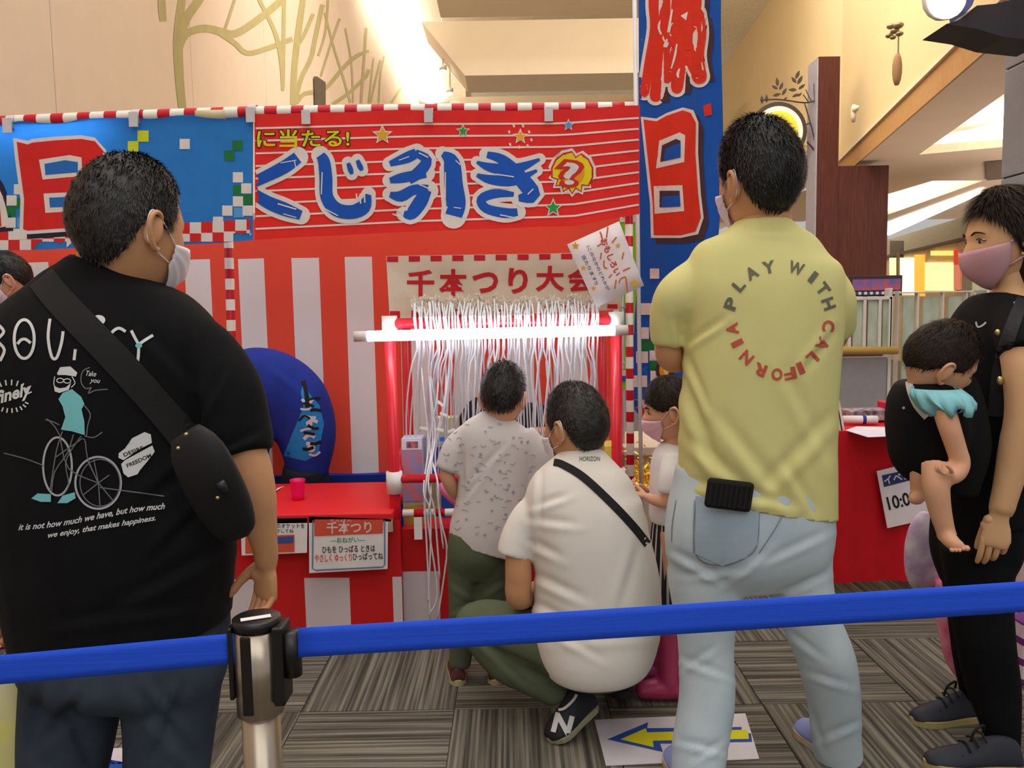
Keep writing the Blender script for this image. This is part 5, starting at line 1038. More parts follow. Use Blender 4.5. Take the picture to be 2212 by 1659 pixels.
# crossbody bag
tB = thing('crossbody_bag', 'black crossbody bag with a wide strap on the back of the man in black', 'bag', onY(455, 1040, Y0 - .2))
BG = mat('bag_black', (28, 27, 28), rough=.6, spec=.3)
a = Art().line([(88, 598, 62), (130, 650, 64), (250, 775, 66), (340, 875, 66), (405, 950, 70)], 0, k=10); st = a.drop('strap', mat('strap_black', (34, 33, 34), rough=.75, spec=.2), tB, tv, .008); md = st.modifiers.new('t', 'SOLIDIFY'); md.thickness = .003
g = G(); ax = (onY(520, 1140, Y0 - .15) - onY(405, 945, Y0 - .2)).normalized()
g.loft([(onY(400, 935, Y0 - .205), 0, .030, .012), (onY(425, 975, Y0 - .205), 0, .050, .022), (onY(455, 1035, Y0 - .19), 0, .055, .032), (onY(485, 1095, Y0 - .16), 0, .052, .034), (onY(508, 1145, Y0 - .14), 0, .040, .026), (onY(516, 1165, Y0 - .14), 0, .02, .012)], n=24, steps=14)
g.make('bag_body', BG, tB, True)
for x, y in ((402, 938), (385, 968), (470, 1075)): G().ball(onY(x, y, Y0 - .235 if y < 1000 else Y0 - .225), .004, n=8).make('rivet', mat('brass', (200, 180, 120), metal=.8, rough=.3), tB, True)
G().tube([onY(475, 1040, Y0 - .225), onY(488, 1062, Y0 - .215)], .008, 10).make('buckle', mat('buckle_dark', (60, 60, 66), metal=.6, rough=.3), tB, True)
# yellow plastic bag held low at the left edge
cb = onY(5, 1570, Y0 - .03); g = G(); g.loft([(onY(5, 1450, Y0 - .03), 20, .02, .008), (onY(5, 1480, Y0 - .03), 20, .055, .02), (onY(0, 1580, Y0 - .03), 20, .075, .035), (onY(-5, 1720, Y0 - .03), 20, .08, .03), (onY(-5, 1760, Y0 - .03), 20, .07, .015)], n=24, steps=20)
me = fused(g, .008, 2); folds(me, .006, 18, seed=3); o = mesh_obj('plastic_bag', me, mat('bag_yellow', (236, 232, 130), c2=(226, 214, 190), rough=.3, scale=16), None, True); tag(o, 'yellow patterned plastic bag in the left hand of the man in black', 'bag')

# ---------------------------------------------------------------- man in the yellow tee
Y1 = 2.10
p = person('tall man in pale yellow tee and light jeans, arms folded, seen from behind', 1640, Y1)
hd = Head(onY(1636, 392, Y1), -28, 0, -2, 1.10)
gp, gf = G(), G(); hd.geo(gf)
gp.loft([T(1130, 1490, 1770, Y1, .08), T(900, 1500, 1770, Y1, .08), T(700, 1510, 1785, Y1, .08), T(590, 1530, 1765, Y1, .07), T(520, 1592, 1708, Y1, .058), T(470, 1596, 1708, Y1, .058), T(400, 1605, 1700, Y1, .055)], steps=24)
tb(gp, [(1500, 590, Y1, 36), (1452, 670, Y1 + .02, 34), (1444, 740, Y1 + .03, 31), (1452, 775, Y1 + .06, 30), (1490, 770, Y1 + .17, 27), (1570, 760, Y1 + .22, 22)]); tb(gp, [(1780, 600, Y1, 36), (1802, 680, Y1 + .04, 33), (1790, 740, Y1 + .1, 30), (1700, 770, Y1 + .22, 25), (1600, 750, Y1 + .25, 20)])
tb(gp, [(1536, 1170, Y1, 60), (1526, 1330, Y1, 44), (1527, 1500, Y1 - .02, 40), (1508, 1715, Y1 - .09, 28)]); tb(gp, [(1722, 1170, Y1, 50), (1752, 1340, Y1, 42), (1786, 1430, Y1 + .02, 40), (1804, 1560, Y1 + .07, 34), (1808, 1640, Y1 + .10, 28)])
hand(gp, gf, onY(1590, 755, Y1 + .24), (1, 0, .1), (0, -1, 0), (0, 0, 1), .9, .5)
body(gp, gf, SK1, p)
hd.hair(p, HB, SHORT, th=.032, side=.018, strands=6500, ls=.021, lift=.42, seed=8)
hd.mask(p, mat('mask_lilac', (222, 206, 226), rough=.7), A=66)
YT = mat('tee_yellow', (216, 210, 142), rough=.88, var=.02, spec=.1)
g = G()
g.loft([T(1170, 1448, 1808, Y1, .135), T(1050, 1460, 1804, Y1, .138), T(900, 1466, 1800, Y1, .135), T(780, 1474, 1806, Y1, .135), T(700, 1480, 1815, Y1, .132), T(620, 1470, 1818, Y1, .125), T(565, 1485, 1800, Y1, .108), T(520, 1525, 1768, Y1, .085), T(490, 1572, 1722, Y1, .068), T(473, 1590, 1704, Y1, .062)], n=36, steps=36)
tb(g, [(1514, 582, Y1, 36), (1470, 636, Y1, 50), (1450, 680, Y1 + .015, 45), (1445, 744, Y1 + .03, 39)], 20); tb(g, [(1766, 586, Y1, 36), (1790, 640, Y1, 49), (1800, 690, Y1 + .03, 45), (1800, 716, Y1 + .05, 40)], 20)
tee = cloth('tee_shirt', g, .008, YT, p, (.0045, 11, (1, 1, .5), 14), [(1478, 745, 1560, 690, 8, .008), (1480, 760, 1530, 880, 9, .007), (1470, 800, 1560, 1040, 14, .010), (1500, 950, 1620, 1060, 14, .010), (1560, 900, 1700, 1080, 16, .008), (1640, 1060, 1790, 900, 16, .007), (1462, 690, 1475, 750, 7, .008), (1500, 1040, 1700, 1085, 12, .010), (1700, 1000, 1760, 1100, 12, .007), (1800, 720, 1740, 800, 10, .006), (1700, 800, 1790, 980, 16, .006), (1620, 497, 1700, 500, 6, .003)],
    cuts=[(1455, 1052, 1600, 1078, Y1, True, 9)])
tv = bvh_of(tee)
a, a2 = Art(), Art(); Z4 = lambda x, y: (1380 + x / 2.9615, 440 + y / 2.9615)
for i, (ch, x, y) in enumerate([('P', 590, 640), ('L', 640, 522), ('A', 722, 442), ('Y', 832, 405), ('W', 1008, 412), ('I', 1116, 470), ('T', 1180, 545), ('H', 1215, 640), ('C', 1214, 782), ('A', 1178, 896), ('L', 1112, 988), ('I', 1036, 1052), ('F', 968, 1086), ('O', 885, 1092), ('R', 778, 1062), ('N', 690, 984), ('I', 630, 892), ('A', 598, 800)]):
    X, Yq = Z4(x, y); cx, cy = Z4(902, 752); an = math.atan2(X - cx, -(Yq - cy)); w_ = {'W': 30, 'I': 7, 'L': 17}.get(ch, 22); (a if i < 8 else a2).text(ch, X - w_ / 2, Yq - 12, X + w_ / 2, Yq + 12, bold=.035, rot=an)
a.drop('lettering', mat('print_slate', (108, 108, 92), rough=.8), tee, tv, .003); a2.drop('lettering', mat('print_brick', (196, 88, 70), rough=.8), tee, tv, .003)
JL = mat('jeans_light', (182, 198, 208), c2=(200, 214, 220), rough=.88, scale=8, spec=.12)
g = G(); g.loft([T(1270, 1480, 1760, Y1, .07), T(1210, 1444, 1794, Y1, .13), T(1140, 1434, 1800, Y1, .142), T(1060, 1450, 1798, Y1, .135), T(1000, 1460, 1790, Y1, .12)], n=32, steps=14)
tb(g, [(1536, 1170, Y1, 88), (1527, 1250, Y1, 84), (1526, 1330, Y1, 70), (1527, 1400, Y1, 63), (1526, 1500, Y1 - .02, 64), (1512, 1600, Y1 - .05, 63), (1506, 1680, Y1 - .08, 60), (1508, 1725, Y1 - .09, 58)], 20)
tb(g, [(1722, 1170, Y1, 74), (1728, 1250, Y1, 70), (1752, 1340, Y1, 64), (1786, 1430, Y1 + .02, 65), (1800, 1510, Y1 + .05, 59), (1806, 1590, Y1 + .08, 53), (1810, 1636, Y1 + .1, 54)], 20)
jn = cloth('jeans', g, .009, JL, p, (.003, 13, (1, 1, .7), 19), [(1455, 1190, 1560, 1250, 9, .008), (1480, 1240, 1600, 1230, 8, .006), (1560, 1260, 1650, 1190, 8, .006), (1470, 1420, 1580, 1460, 8, .006), (1475, 1440, 1540, 1400, 7, .005), (1650, 1210, 1780, 1150, 9, .005), (1670, 1290, 1780, 1240, 8, .005), (1740, 1450, 1840, 1480, 8, .005), (1470, 1600, 1560, 1620, 8, .006), (1760, 1600, 1850, 1560, 8, .006), (1740, 1500, 1780, 1620, 7, .005), (1700, 1360, 1780, 1420, 8, .005), (1500, 1640, 1560, 1600, 7, .005)])
jv = bvh_of(jn); ST_ = mat('stitch_grey', (120, 130, 140), rough=.9)
pk = Art().poly([(1504, 1072), (1640, 1092), (1636, 1175), (1612, 1204), (1560, 1222), (1502, 1196)]).drop('back_pocket', mat('jeans_pocket', (160, 178, 192), rough=.9), jn, jv, .004, step=18); md = pk.modifiers.new('t', 'SOLIDIFY'); md.thickness = .002
Art().line([(1504, 1072), (1502, 1196), (1560, 1222), (1612, 1204), (1636, 1175), (1640, 1092)], 2, k=6).line([(1500, 1080), (1498, 1140), (1498, 1196)], 1.5).line([(1460, 1080), (1452, 1130), (1450, 1170)], 1.5).line([(1640, 1195), (1670, 1150), (1690, 1115)], 2).drop('stitching', ST_, jn, jv, .006)
t = thing('wallet', 'black ribbed wallet sticking out of the back pocket of the light jeans', 'wallet', onY(1575, 1070, Y1 - .16))
rt_ = M.Rotation(math.radians(8), 3, 'Y'); cw = onY(1575, 1069, Y1 - .150); G().box(cw, (m(102, 1.96), .022, m(66, 1.96)), rt_).make('wallet_body', mat('wallet_black', (16, 15, 15), rough=.75), t, bevel=.009)
for k in range(9): G().box(cw + rt_ @ V(((k - 4) * .0125, -.0115, 0)), (.005, .003, .058), rt_).make('rib', mat('wallet_rib', (28, 26, 26), rough=.8), t)
SB_ = mat('shoe_lavender', (140, 152, 208), rough=.6); SO = mat('sole_beige', (196, 182, 150), rough=.7)
h_ = onY(1800, 1690, Y1 + .10); shoe(p, (onY(1805, 1650, Y1 + .08).x, Y1 + .06, .0), (onY(1742, 1630, Y1 + .2).x, Y1 + .25, .0), mt=SB_, sm_=SO); shoe(p, (onY(1510, 1700, Y1 - .1).x, Y1 - .13, .0), (onY(1490, 1700, Y1 - .1).x, Y1 + .12, .0), mt=SB_, sm_=SO)

# ---------------------------------------------------------------- squatting man in the white tee
Y2 = 2.38
p = person('squatting man in white tee and olive trousers, thin black strap across his back', 1270, Y2)
hd = Head(onY(1241, 922, Y2 + .04), -48, -6, 3, 1.02)
gp, gf = G(), G(); hd.geo(gf)
gp.loft([T(1430, 1200, 1380, Y2, .08), T(1200, 1180, 1390, Y2, .09), T(1080, 1170, 1370, Y2 + .02, .08), T(1010, 1215, 1310, Y2 + .03, .055), T(960, 1216, 1306, Y2 + .04, .054), T(930, 1215, 1295, Y2 + .04, .05)], steps=20)
tb(gp, [(1165, 1080, Y2, 30), (1125, 1180, Y2 - .02, 30), (1120, 1250, Y2 - .02, 30), (1122, 1290, Y2, 28), (1150, 1280, Y2 + .12, 23), (1170, 1268, Y2 + .2, 19)]); tb(gp, [(1340, 1090, Y2, 26), (1362, 1170, Y2 + .08, 26), (1350, 1240, Y2 + .14, 25), (1290, 1220, Y2 + .3, 18)])
tb(gp, [(1230, 1410, Y2, 40), (1052, 1354, Y2 + .12, 32), (1052, 1366, Y2 + .12, 28), (1205, 1490, Y2 + .02, 17), (1235, 1530, Y2, 16)]); tb(gp, [(1330, 1410, Y2, 40), (1330, 1370, Y2 + .3, 34), (1340, 1480, Y2 + .12, 16)])
hand(gp, gf, onY(1176, 1266, Y2 + .22), (.6, .8, .2), (0, 0, -1), (-.8, .6, 0), .85, .5)
body(gp, gf, SK1, p)
hd.hair(p, HG, SHORT, th=.021, side=.014, strands=5200, ls=.014, lift=.35, seed=11)
hd.mask(p, mat('mask_white', (232, 228, 236), rough=.7), A=64)
TW = mat('tee_white', (230, 224, 216), rough=.88, var=.02, spec=.1)
g = G()
g.loft([T(1470, 1235, 1345, Y2 - .02, .05), T(1452, 1190, 1388, Y2 - .02, .12), T(1420, 1160, 1416, Y2 - .02, .155), T(1350, 1145, 1430, Y2, .165), T(1260, 1150, 1428, Y2, .16), T(1160, 1142, 1402, Y2, .15), T(1090, 1128, 1386, Y2 + .01, .135), T(1035, 1150, 1366, Y2 + .02, .11), T(998, 1188, 1332, Y2 + .03, .082), T(970, 1222, 1302, Y2 + .04, .062)], n=36, steps=36)
tb(g, [(1184, 1078, Y2 + .01, 32), (1148, 1116, Y2, 42), (1122, 1160, Y2 - .01, 41), (1110, 1203, Y2 - .02, 40)], 20); tb(g, [(1340, 1080, Y2, 34), (1362, 1136, Y2 + .05, 38), (1366, 1190, Y2 + .11, 35)], 20)
tee = cloth('tee_shirt', g, .008, TW, p, (.0025, 10, (1, 1, .5), 24), [(1160, 1090, 1220, 1070, 8, .007), (1155, 1120, 1240, 1130, 9, .006), (1150, 1170, 1210, 1200, 9, .006), (1155, 1240, 1260, 1290, 10, .007), (1150, 1300, 1230, 1340, 10, .007), (1200, 1380, 1400, 1370, 12, .004), (1380, 1180, 1340, 1320, 12, .005), (1170, 1020, 1160, 1180, 7, .006), (1165, 1340, 1300, 1420, 9, .005)])
tv = bvh_of(tee)
o = Art().line([(1196, 998, 15), (1215, 1003, 16), (1260, 1030, 17), (1320, 1085, 17), (1370, 1138, 17), (1400, 1176, 17)], 0, k=8).drop('shoulder_strap', mat('strap_black', (34, 33, 34), rough=.75), p, tv, .006); md = o.modifiers.new('t', 'SOLIDIFY'); md.thickness = .003
Art().text('HORIZON', 1252, 986, 1296, 995, bold=.02).drop('neck_print', mat('print_sage', (120, 136, 116)), tee, tv, .003)
OL = mat('trousers_olive', (92, 100, 78), rough=.88, var=.05, spec=.12)
g = G(); g.ball(onY(1285, 1412, Y2), (m(132, Y2), .17, m(72, Y2)), n=28)
tb(g, [(1240, 1412, Y2, 66), (1150, 1378, Y2 + .04, 66), (1060, 1352, Y2 + .12, 56), (1030, 1350, Y2 + .14, 50)], 20, None, True); tb(g, [(1035, 1356, Y2 + .12, 50), (1090, 1420, Y2 + .08, 50), (1150, 1460, Y2 + .04, 44), (1196, 1492, Y2 + .02, 36), (1206, 1504, Y2 + .02, 34)], 20)
tb(g, [(1330, 1412, Y2 + .02, 60), (1330, 1400, Y2 + .2, 58), (1330, 1390, Y2 + .32, 52)], 20, None, True); tb(g, [(1332, 1390, Y2 + .3, 50), (1340, 1440, Y2 + .2, 40), (1344, 1480, Y2 + .13, 32)], 20)
cloth('trousers', g, .009, OL, p, (.0025, 13, (1, 1, 1), 29), [(1060, 1400, 1170, 1450, 8, .008), (1040, 1380, 1130, 1470, 8, .006), (1120, 1440, 1200, 1480, 7, .006), (1230, 1480, 1380, 1450, 9, .004)])
SB2 = mat('sneaker_black', (30, 32, 36), rough=.6)
heel = onY(1286, 1522, Y2 + .02); toe_ = onY(1188, 1606, 2.295); toe_.z = .0; sh = shoe(p, heel, toe_, up=(-.35, -.15, .9), mt=SB2, sm_=mat('sole_cream', (150, 148, 120), rough=.6), s=1.12, sole_h=.02)
sv_ = bvh_of(sh); 
Art().text('N', 1197, 1545, 1234, 1583, bold=.05, rot=.25).drop('side_mark', mat('mark_white', (206, 204, 204), rough=.5), sh, sv_, .009); 
Art().line([(1192, 1530), (1215, 1532), (1236, 1515), (1246, 1500)], 6).drop('collar_trim', mat('mark_white', (206, 204, 204), rough=.5), sh, sv_, .008)
shoe(p, (onY(1345, 1500, 2.5).x, 2.46, .05), (onY(1330, 1500, 2.6).x, 2.68, .0), mt=mat('shoe_black', (26, 26, 28), rough=.5), sm_=mat('sole_dark', (40, 38, 38), rough=.7))
G().tube([onY(1160, 1262, Y2 + .15), onY(1166, 1290, Y2 + .15)], m(22, 2.5), 16).make('wrist_watch', mat('watch_black', (22, 22, 24), rough=.4), p, True)

# ---------------------------------------------------------------- boy
Y3 = 2.72
p = person('small boy in a white starred tee and olive trousers facing the hanging strings', 1070, Y3)
hd = Head(onY(1087, 858, Y3), 12, -12, 0, .86)
gp, gf = G(), G(); hd.geo(gf)
gp.loft([T(1180, 995, 1110, Y3, .05), T(1000, 1005, 1130, Y3, .05), T(940, 1010, 1130, Y3, .05), T(905, 1052, 1104, Y3, .036), T(870, 1056, 1104, Y3, .034)], steps=16)
tb(gp, [(1015, 950, Y3, 18), (968, 1010, Y3 - .01, 17), (972, 1045, Y3, 16), (988, 1068, Y3 + .06, 15), (1000, 1060, Y3 + .17, 12)]); tb(gp, [(1130, 950, Y3, 18), (1162, 1010, Y3, 17), (1160, 1050, Y3 + .02, 16), (1120, 1050, Y3 + .16, 12)])
for x in (1000, 1064): tb(gp, [(x, 1170, Y3, 26), (x, 1320, Y3, 20), (x - 4, 1455, Y3, 14)])
hand(gp, gf, onY(1000, 1060, Y3 + .17), (0, 1, .3), (0, 0, -1), (1, 0, 0), .62, .7); hand(gp, gf, onY(1118, 1050, Y3 + .17), (0, 1, .3), (0, 0, -1), (-1, 0, 0), .62, .7)
body(gp, gf, SK3, p, .007)
def tuft(g):
    for dx in (-.006, 0, .005): g.tube([hd.w((.004 + dx, -.01, .125)), hd.w((dx * 2 - .006, -.014, .155))], [.006, .001], 6)
hd.hair(p, HB, [(0, 40), (58, 26), (70, 4), (84, 8), (98, 8), (110, -10), (130, -26), (180, -32)], th=.026, side=.016, strands=3400, ls=.024, lift=.55, seed=15, extra=tuft)
hd.mask(p, mat('mask_white', (232, 228, 236), rough=.7))
TB = mat('tee_boy', (206, 200, 198), rough=.9, var=.03)
g = G(); g.loft([T(1205, 975, 1125, Y3, .088), T(1150, 968, 1138, Y3, .094), T(1080, 984, 1142, Y3, .092), T(1000, 988, 1150, Y3, .09), T(950, 986, 1152, Y3, .085), T(922, 1002, 1142, Y3, .072), T(904, 1030, 1120, Y3, .052), T(896, 1044, 1110, Y3, .042)], n=30, steps=24)
tb(g, [(1015, 935, Y3, 26), (985, 970, Y3, 32), (966, 1018, Y3 - .01, 30)], 18); tb(g, [(1130, 935, Y3, 26), (1154, 975, Y3, 31), (1162, 1020, Y3, 30), (1164, 1060, Y3, 28)], 18)
tee = cloth('tee_shirt', g, .008, TB, p, (.002, 14, (1, 1, .5), 34), [(1010, 1040, 1090, 960, 6, .005), (1000, 1080, 1060, 1000, 6, .004), (1000, 1060, 1000, 980, 5, .004)], cuts=[(960, 1152, 1100, 1196, Y3, True, .4)])
tv = bvh_of(tee); a = Art()
for i in range(120):
    x, y = R.uniform(960, 1165), R.uniform(915, 1160); k = R.random()
    if k < .3: a.star(x, y, R.uniform(3, 5))
    else:
        q = R.uniform(3, 7); a.line([(x - q, y + R.uniform(-3, 3)), (x, y + R.uniform(-4, 4)), (x + q, y + R.uniform(-3, 3))], 1.3)
a.drop('star_print', mat('print_greyblue', (152, 150, 158), rough=.9), tee, tv, .003)
g = G(); g.loft([T(1250, 975, 1090, Y3, .05), T(1200, 966, 1096, Y3, .09), T(1140, 972, 1092, Y3, .085)], n=24, steps=8)
tb(g, [(1002, 1190, Y3, 36), (1000, 1280, Y3, 33), (998, 1370, Y3, 29), (994, 1440, Y3, 25)], 18); tb(g, [(1062, 1190, Y3, 36), (1064, 1280, Y3, 33), (1064, 1370, Y3, 28), (1070, 1440, Y3, 25)], 18)
cloth('trousers', g, .009, OL, p, (.003, 16, (1, 1, .8), 44), [(980, 1260, 1030, 1290, 7, .006), (1040, 1280, 1090, 1250, 7, .006), (980, 1320, 1020, 1300, 6, .005)])
for x, dx in ((992, -.02), (1070, .02)):
    shoe(p, (onY(x, 1460, Y3).x, Y3 - .05, 0), (onY(x, 1460, Y3).x + dx, Y3 + .13, 0), mt=mat('shoe_boy', (40, 34, 36), c2=(120, 60, 60), scale=30, rough=.6), sm_=mat('sole_yellow', (190, 176, 130), rough=.7), s=.78)

# ---------------------------------------------------------------- girl
Y4 = 2.62
p = person('little girl in profile with a pink mask, striped skirt and pink rain boots', 1440, Y4)
hd = Head(onY(1448, 886, Y4), -82, -8, 0, .84)
gp, gf = G(), G(); hd.geo(gf)
gp.loft([T(1150, 1410, 1475, Y4, .055), T(1020, 1412, 1480, Y4, .06), T(975, 1420, 1478, Y4, .055), T(950, 1436, 1472, Y4, .026), T(900, 1440, 1474, Y4, .026)], steps=16)
tb(gp, [(1450, 990, Y4 - .08, 17), (1450, 1050, Y4 - .1, 16), (1445, 1082, Y4 - .1, 15), (1415, 1080, Y4 - .08, 13), (1398, 1072, Y4 - .06, 10)]); tb(gp, [(1450, 990, Y4 + .08, 17), (1440, 1060, Y4 + .1, 14), (1400, 1060, Y4 + .08, 11)])
for dy in (-.05, .05): tb(gp, [(1445, 1150, Y4 + dy, 20), (1443, 1300, Y4 + dy, 15), (1443, 1440, Y4 + dy, 12)])
hand(gp, gf, onY(1400, 1073, Y4 - .06), (-1, .2, .2), (0, 0, 1), (0, 1, 0), .58, .9); hand(gp, gf, onY(1402, 1060, Y4 + .08), (-1, -.2, .2), (0, 0, 1), (0, -1, 0), .58, .9)
body(gp, gf, SK3, p, .007)
def bun(g): g.ball(hd.w((0, -.12, .02)), .045, n=14)
hd.hair(p, HBR, [(0, 22), (30, 18), (50, 10), (70, 2), (84, 6), (98, 0), (120, -18), (180, -30)], th=.022, side=.014, strands=2600, ls=.016, lift=.2, seed=25, extra=bun)
hd.mask(p, mat('mask_pink_child', (236, 186, 204), rough=.75)); hd.eye(p, -1)
TG = mat('tee_mint', (222, 226, 212), rough=.9, c2=(230, 214, 220), scale=18)
g = G(); g.loft([T(1125, 1402, 1478, Y4, .08), T(1060, 1404, 1480, Y4, .085), T(1000, 1408, 1484, Y4, .085), T(975, 1418, 1480, Y4, .07), T(958, 1432, 1474, Y4, .04)], n=24, steps=16)
tb(g, [(1450, 985, Y4 - .06, 22), (1448, 1030, Y4 - .1, 26), (1446, 1066, Y4 - .11, 26)], 16)
cloth('tee_shirt', g, .007, TG, p, (.002, 16, (1, 1, .5), 54)); G().tube([hd.w((.04 * math.cos(a), .0 + .045 * math.sin(a), -.155)) for a in [2 * PI * k / 18 for k in range(19)]], .008, 8).make('pink_collar', mat('collar_pink', (240, 150, 176)), p, True)
n_ = 72; rings = []
for t, r in ((0, 30), (.3, 36), (.7, 42), (1, 46)):
    c = onY(1440, 1105 + t * 195, Y4); rings.append([c + V((math.cos(a) * m(r, Y4) * (1 + .08 * t * math.cos(a * 18)), math.sin(a) * m(r, Y4) * 1.2 * (1 + .08 * t * math.cos(a * 18)), 0)) for a in [2 * PI * k / n_ for k in range(n_)]])
sk = G().ring(rings, caps=False).make('skirt', mat('skirt_dark', (44, 46, 52)), p, True)
g = G()
for k in range(18):
    a0 = 2 * PI * k / 18; q = []
    for t, r in ((0, 30.6), (.3, 36.8), (.7, 42.8), (1, 46.8)):
        c = onY(1440, 1105 + t * 195, Y4); q.append([c + V((math.cos(a) * m(r, Y4) * (1 + .08 * t * math.cos(a * 18)), math.sin(a) * m(r, Y4) * 1.2 * (1 + .08 * t * math.cos(a * 18)), 0)) for a in (a0 - .05, a0 + .05)])
    g.add([p_ for r_ in q for p_ in r_], [(2 * i, 2 * i + 1, 2 * i + 3, 2 * i + 2) for i in range(3)])
g.make('skirt_stripes', mat('stripe_white', (214, 212, 210)), sk)
for dy, nm in ((-.06, 0), (.08, 1)):
    x = onY(1446 - 22 * nm, 1400, Y4 + dy).x; BP = mat('boot_pink', (196, 62, 110), rough=.35, spec=.5) if nm == 0 else mat('boot_pink2', (206, 80, 150), rough=.35, spec=.5); g = G()
    g.tube([(x, Y4 + dy, .24), (x, Y4 + dy, .15), (x, Y4 + dy, .05)], [.048, .04, .038], 20); g.tube([(x + .02, Y4 + dy, .035), (x - .03, Y4 + dy, .036), (x - .085, Y4 + dy, .032)], [.036, .037, .030], 16, 10, True)
    mesh_obj('rain_boot', fused(g, .006, 3), BP, p, True)

# ---------------------------------------------------------------- woman with a baby carrier
Y5 = 2.30
p = person('woman in black with a pink mask carrying a baby at the right edge', 2150, Y5)
hd = Head(onY(2172, 516, Y5), -88, -7, 0, 1.06)
gp, gf = G(), G(); hd.geo(gf)
gp.loft([T(1180, 2060, 2180, Y5, .10), T(900, 2080, 2190, Y5, .10), T(740, 2095, 2215, Y5, .13), T(672, 2122, 2220, Y5, .12), T(648, 2140, 2216, Y5, .085), T(622, 2150, 2210, Y5, .05), T(560, 2150, 2208, Y5, .046), T(520, 2155, 2208, Y5, .045)], steps=22)
tb(gp, [(2190, 700, Y5 - .14, 40), (2208, 790, Y5 - .2, 40), (2212, 890, Y5 - .22, 38), (2196, 970, Y5 - .22, 36), (2176, 1050, Y5 - .22, 29), (2162, 1105, Y5 - .22, 26)]); tb(gp, [(2180, 700, Y5 + .14, 38), (2150, 860, Y5 + .18, 34), (2110, 950, Y5 + .12, 26)])
tb(gp, [(2115, 1180, Y5 - .08, 55), (2140, 1400, Y5 - .1, 40), (2160, 1620, Y5 - .12, 26)]); tb(gp, [(2100, 1180, Y5 + .08, 50), (2105, 1400, Y5 + .08, 38), (2112, 1550, Y5 + .1, 24)])
hand(gp, gf, onY(2158, 1112, Y5 - .22), (-.15, -.05, -1), (.35, .9, 0), (-.9, .2, 0), .94, .3, curls=(.35, .42, .5, .6), thumb=.15)
body(gp, gf, SK2, p)
def longhair(g):
    g.loft([(hd.w((0, -.045, .07)), 0, .075, .07), (hd.w((0, -.06, -.01)), 0, .085, .092), (hd.w((0, -.07, -.09)), 0, .078, .085), (hd.w((0, -.075, -.15)), 0, .062, .075), (hd.w((0, -.075, -.19)), 0, .03, .05)], n=28, steps=18)
hd.hair(p, HBR, [(0, 40), (30, 38), (50, 30), (60, 22), (72, 8), (84, -10), (104, -34), (180, -46)], th=.026, side=.020, strands=3000, ls=.045, lift=.02, rnd=.03, seed=35, extra=longhair)
hd.mask(p, mat('mask_dusty_pink', (204, 156, 166), rough=.75), A=74, top=-8, bot=-66, sidetop=-4, sidebot=-34, lw=.0035, pleat=0, bulge=.016); hd.eye(p, -1); hd.eye(p, 1)
WB = mat('blouse_black', (20, 19, 21), rough=.85, spec=.12)
g = G(); g.loft([T(1120, 2035, 2188, Y5, .16), T(1000, 2040, 2192, Y5, .16), T(880, 2052, 2200, Y5, .165), T(780, 2062, 2222, Y5, .18), T(720, 2078, 2232, Y5, .19), T(675, 2100, 2232, Y5, .16), T(654, 2126, 2226, Y5, .12), T(644, 2138, 2222, Y5, .10)], n=32, steps=28)
tb(g, [(2190, 690, Y5 - .10, 46), (2204, 730, Y5 - .17, 50), (2210, 765, Y5 - .2, 49)], 18); tb(g, [(2180, 700, Y5 + .1, 44), (2160, 800, Y5 + .18, 42)], 18)
wt = cloth('blouse', g, .009, WB, p, (.003, 12, (1, 1, .5), 64)); wv = bvh_of(wt)
Art().line([(2108, 695), (2112, 706), (2122, 703), (2130, 696)], 4).line([(2190, 655), (2204, 647)], 5).drop('light_trim', mat('trim_greywhite', (170, 172, 180)), wt, wv, .004)
g = G(); g.loft([T(1260, 2040, 2170, Y5, .07), T(1190, 2028, 2182, Y5, .15), T(1080, 2034, 2188, Y5, .15)], n=28, steps=8)
tb(g, [(2112, 1180, Y5 - .06, 76), (2118, 1280, Y5 - .08, 66), (2130, 1380, Y5 - .1, 60), (2146, 1480, Y5 - .1, 56), (2160, 1560, Y5 - .12, 44), (2172, 1620, Y5 - .12, 34)], 20); tb(g, [(2096, 1180, Y5 + .06, 66), (2104, 1300, Y5 + .08, 56), (2110, 1420, Y5 + .08, 48), (2118, 1530, Y5 + .1, 34)], 20)
cloth('trousers', g, .010, mat('trousers_black', (18, 18, 20), rough=.85, spec=.12), p, (.003, 12, (1, 1, .8), 74))
SN = mat('sneaker_charcoal', (44, 46, 56), rough=.6); SC = mat('sole_gum', (176, 160, 104), rough=.6)
for (xh, Yh, xt, Yt_) in ((2118, 2.40, 1968, 2.37), (2205, 2.12, 1998, 2.14)):
    s_ = shoe(p, (onY(xh, 1600, Yh).x, Yh, 0), (onY(xt, 1600, Yt_).x, Yt_, 0), mt=SN, sm_=SC, s=1.0); h0 = V((onY(xh, 1600, Yh).x, Yh, 0)); t0 = V((onY(xt, 1600, Yt_).x, Yt_, 0)); dd_ = t0 - h0
    for k in range(4):
        c = h0 + dd_ * (.42 + .08 * k) + V((0, 0, .098 - .014 * k)); G().tube([c + V((0, -.03, -.008)), c + V((0, 0, .004)), c + V((0, .03, -.008))], .003, 6, 8).make('lace', mat('lace_black', (20, 20, 22)), s_, True)
    c = h0 + dd_ * .42 + V((0, -.01, .11)); G().tube([c, c + V((-.01, -.02, .03)), c + V((-.04, -.03, .02)), c + V((-.05, -.03, -.01))], .0035, 6, 14).make('lace', mat('lace_black', (20, 20, 22)), s_, True)
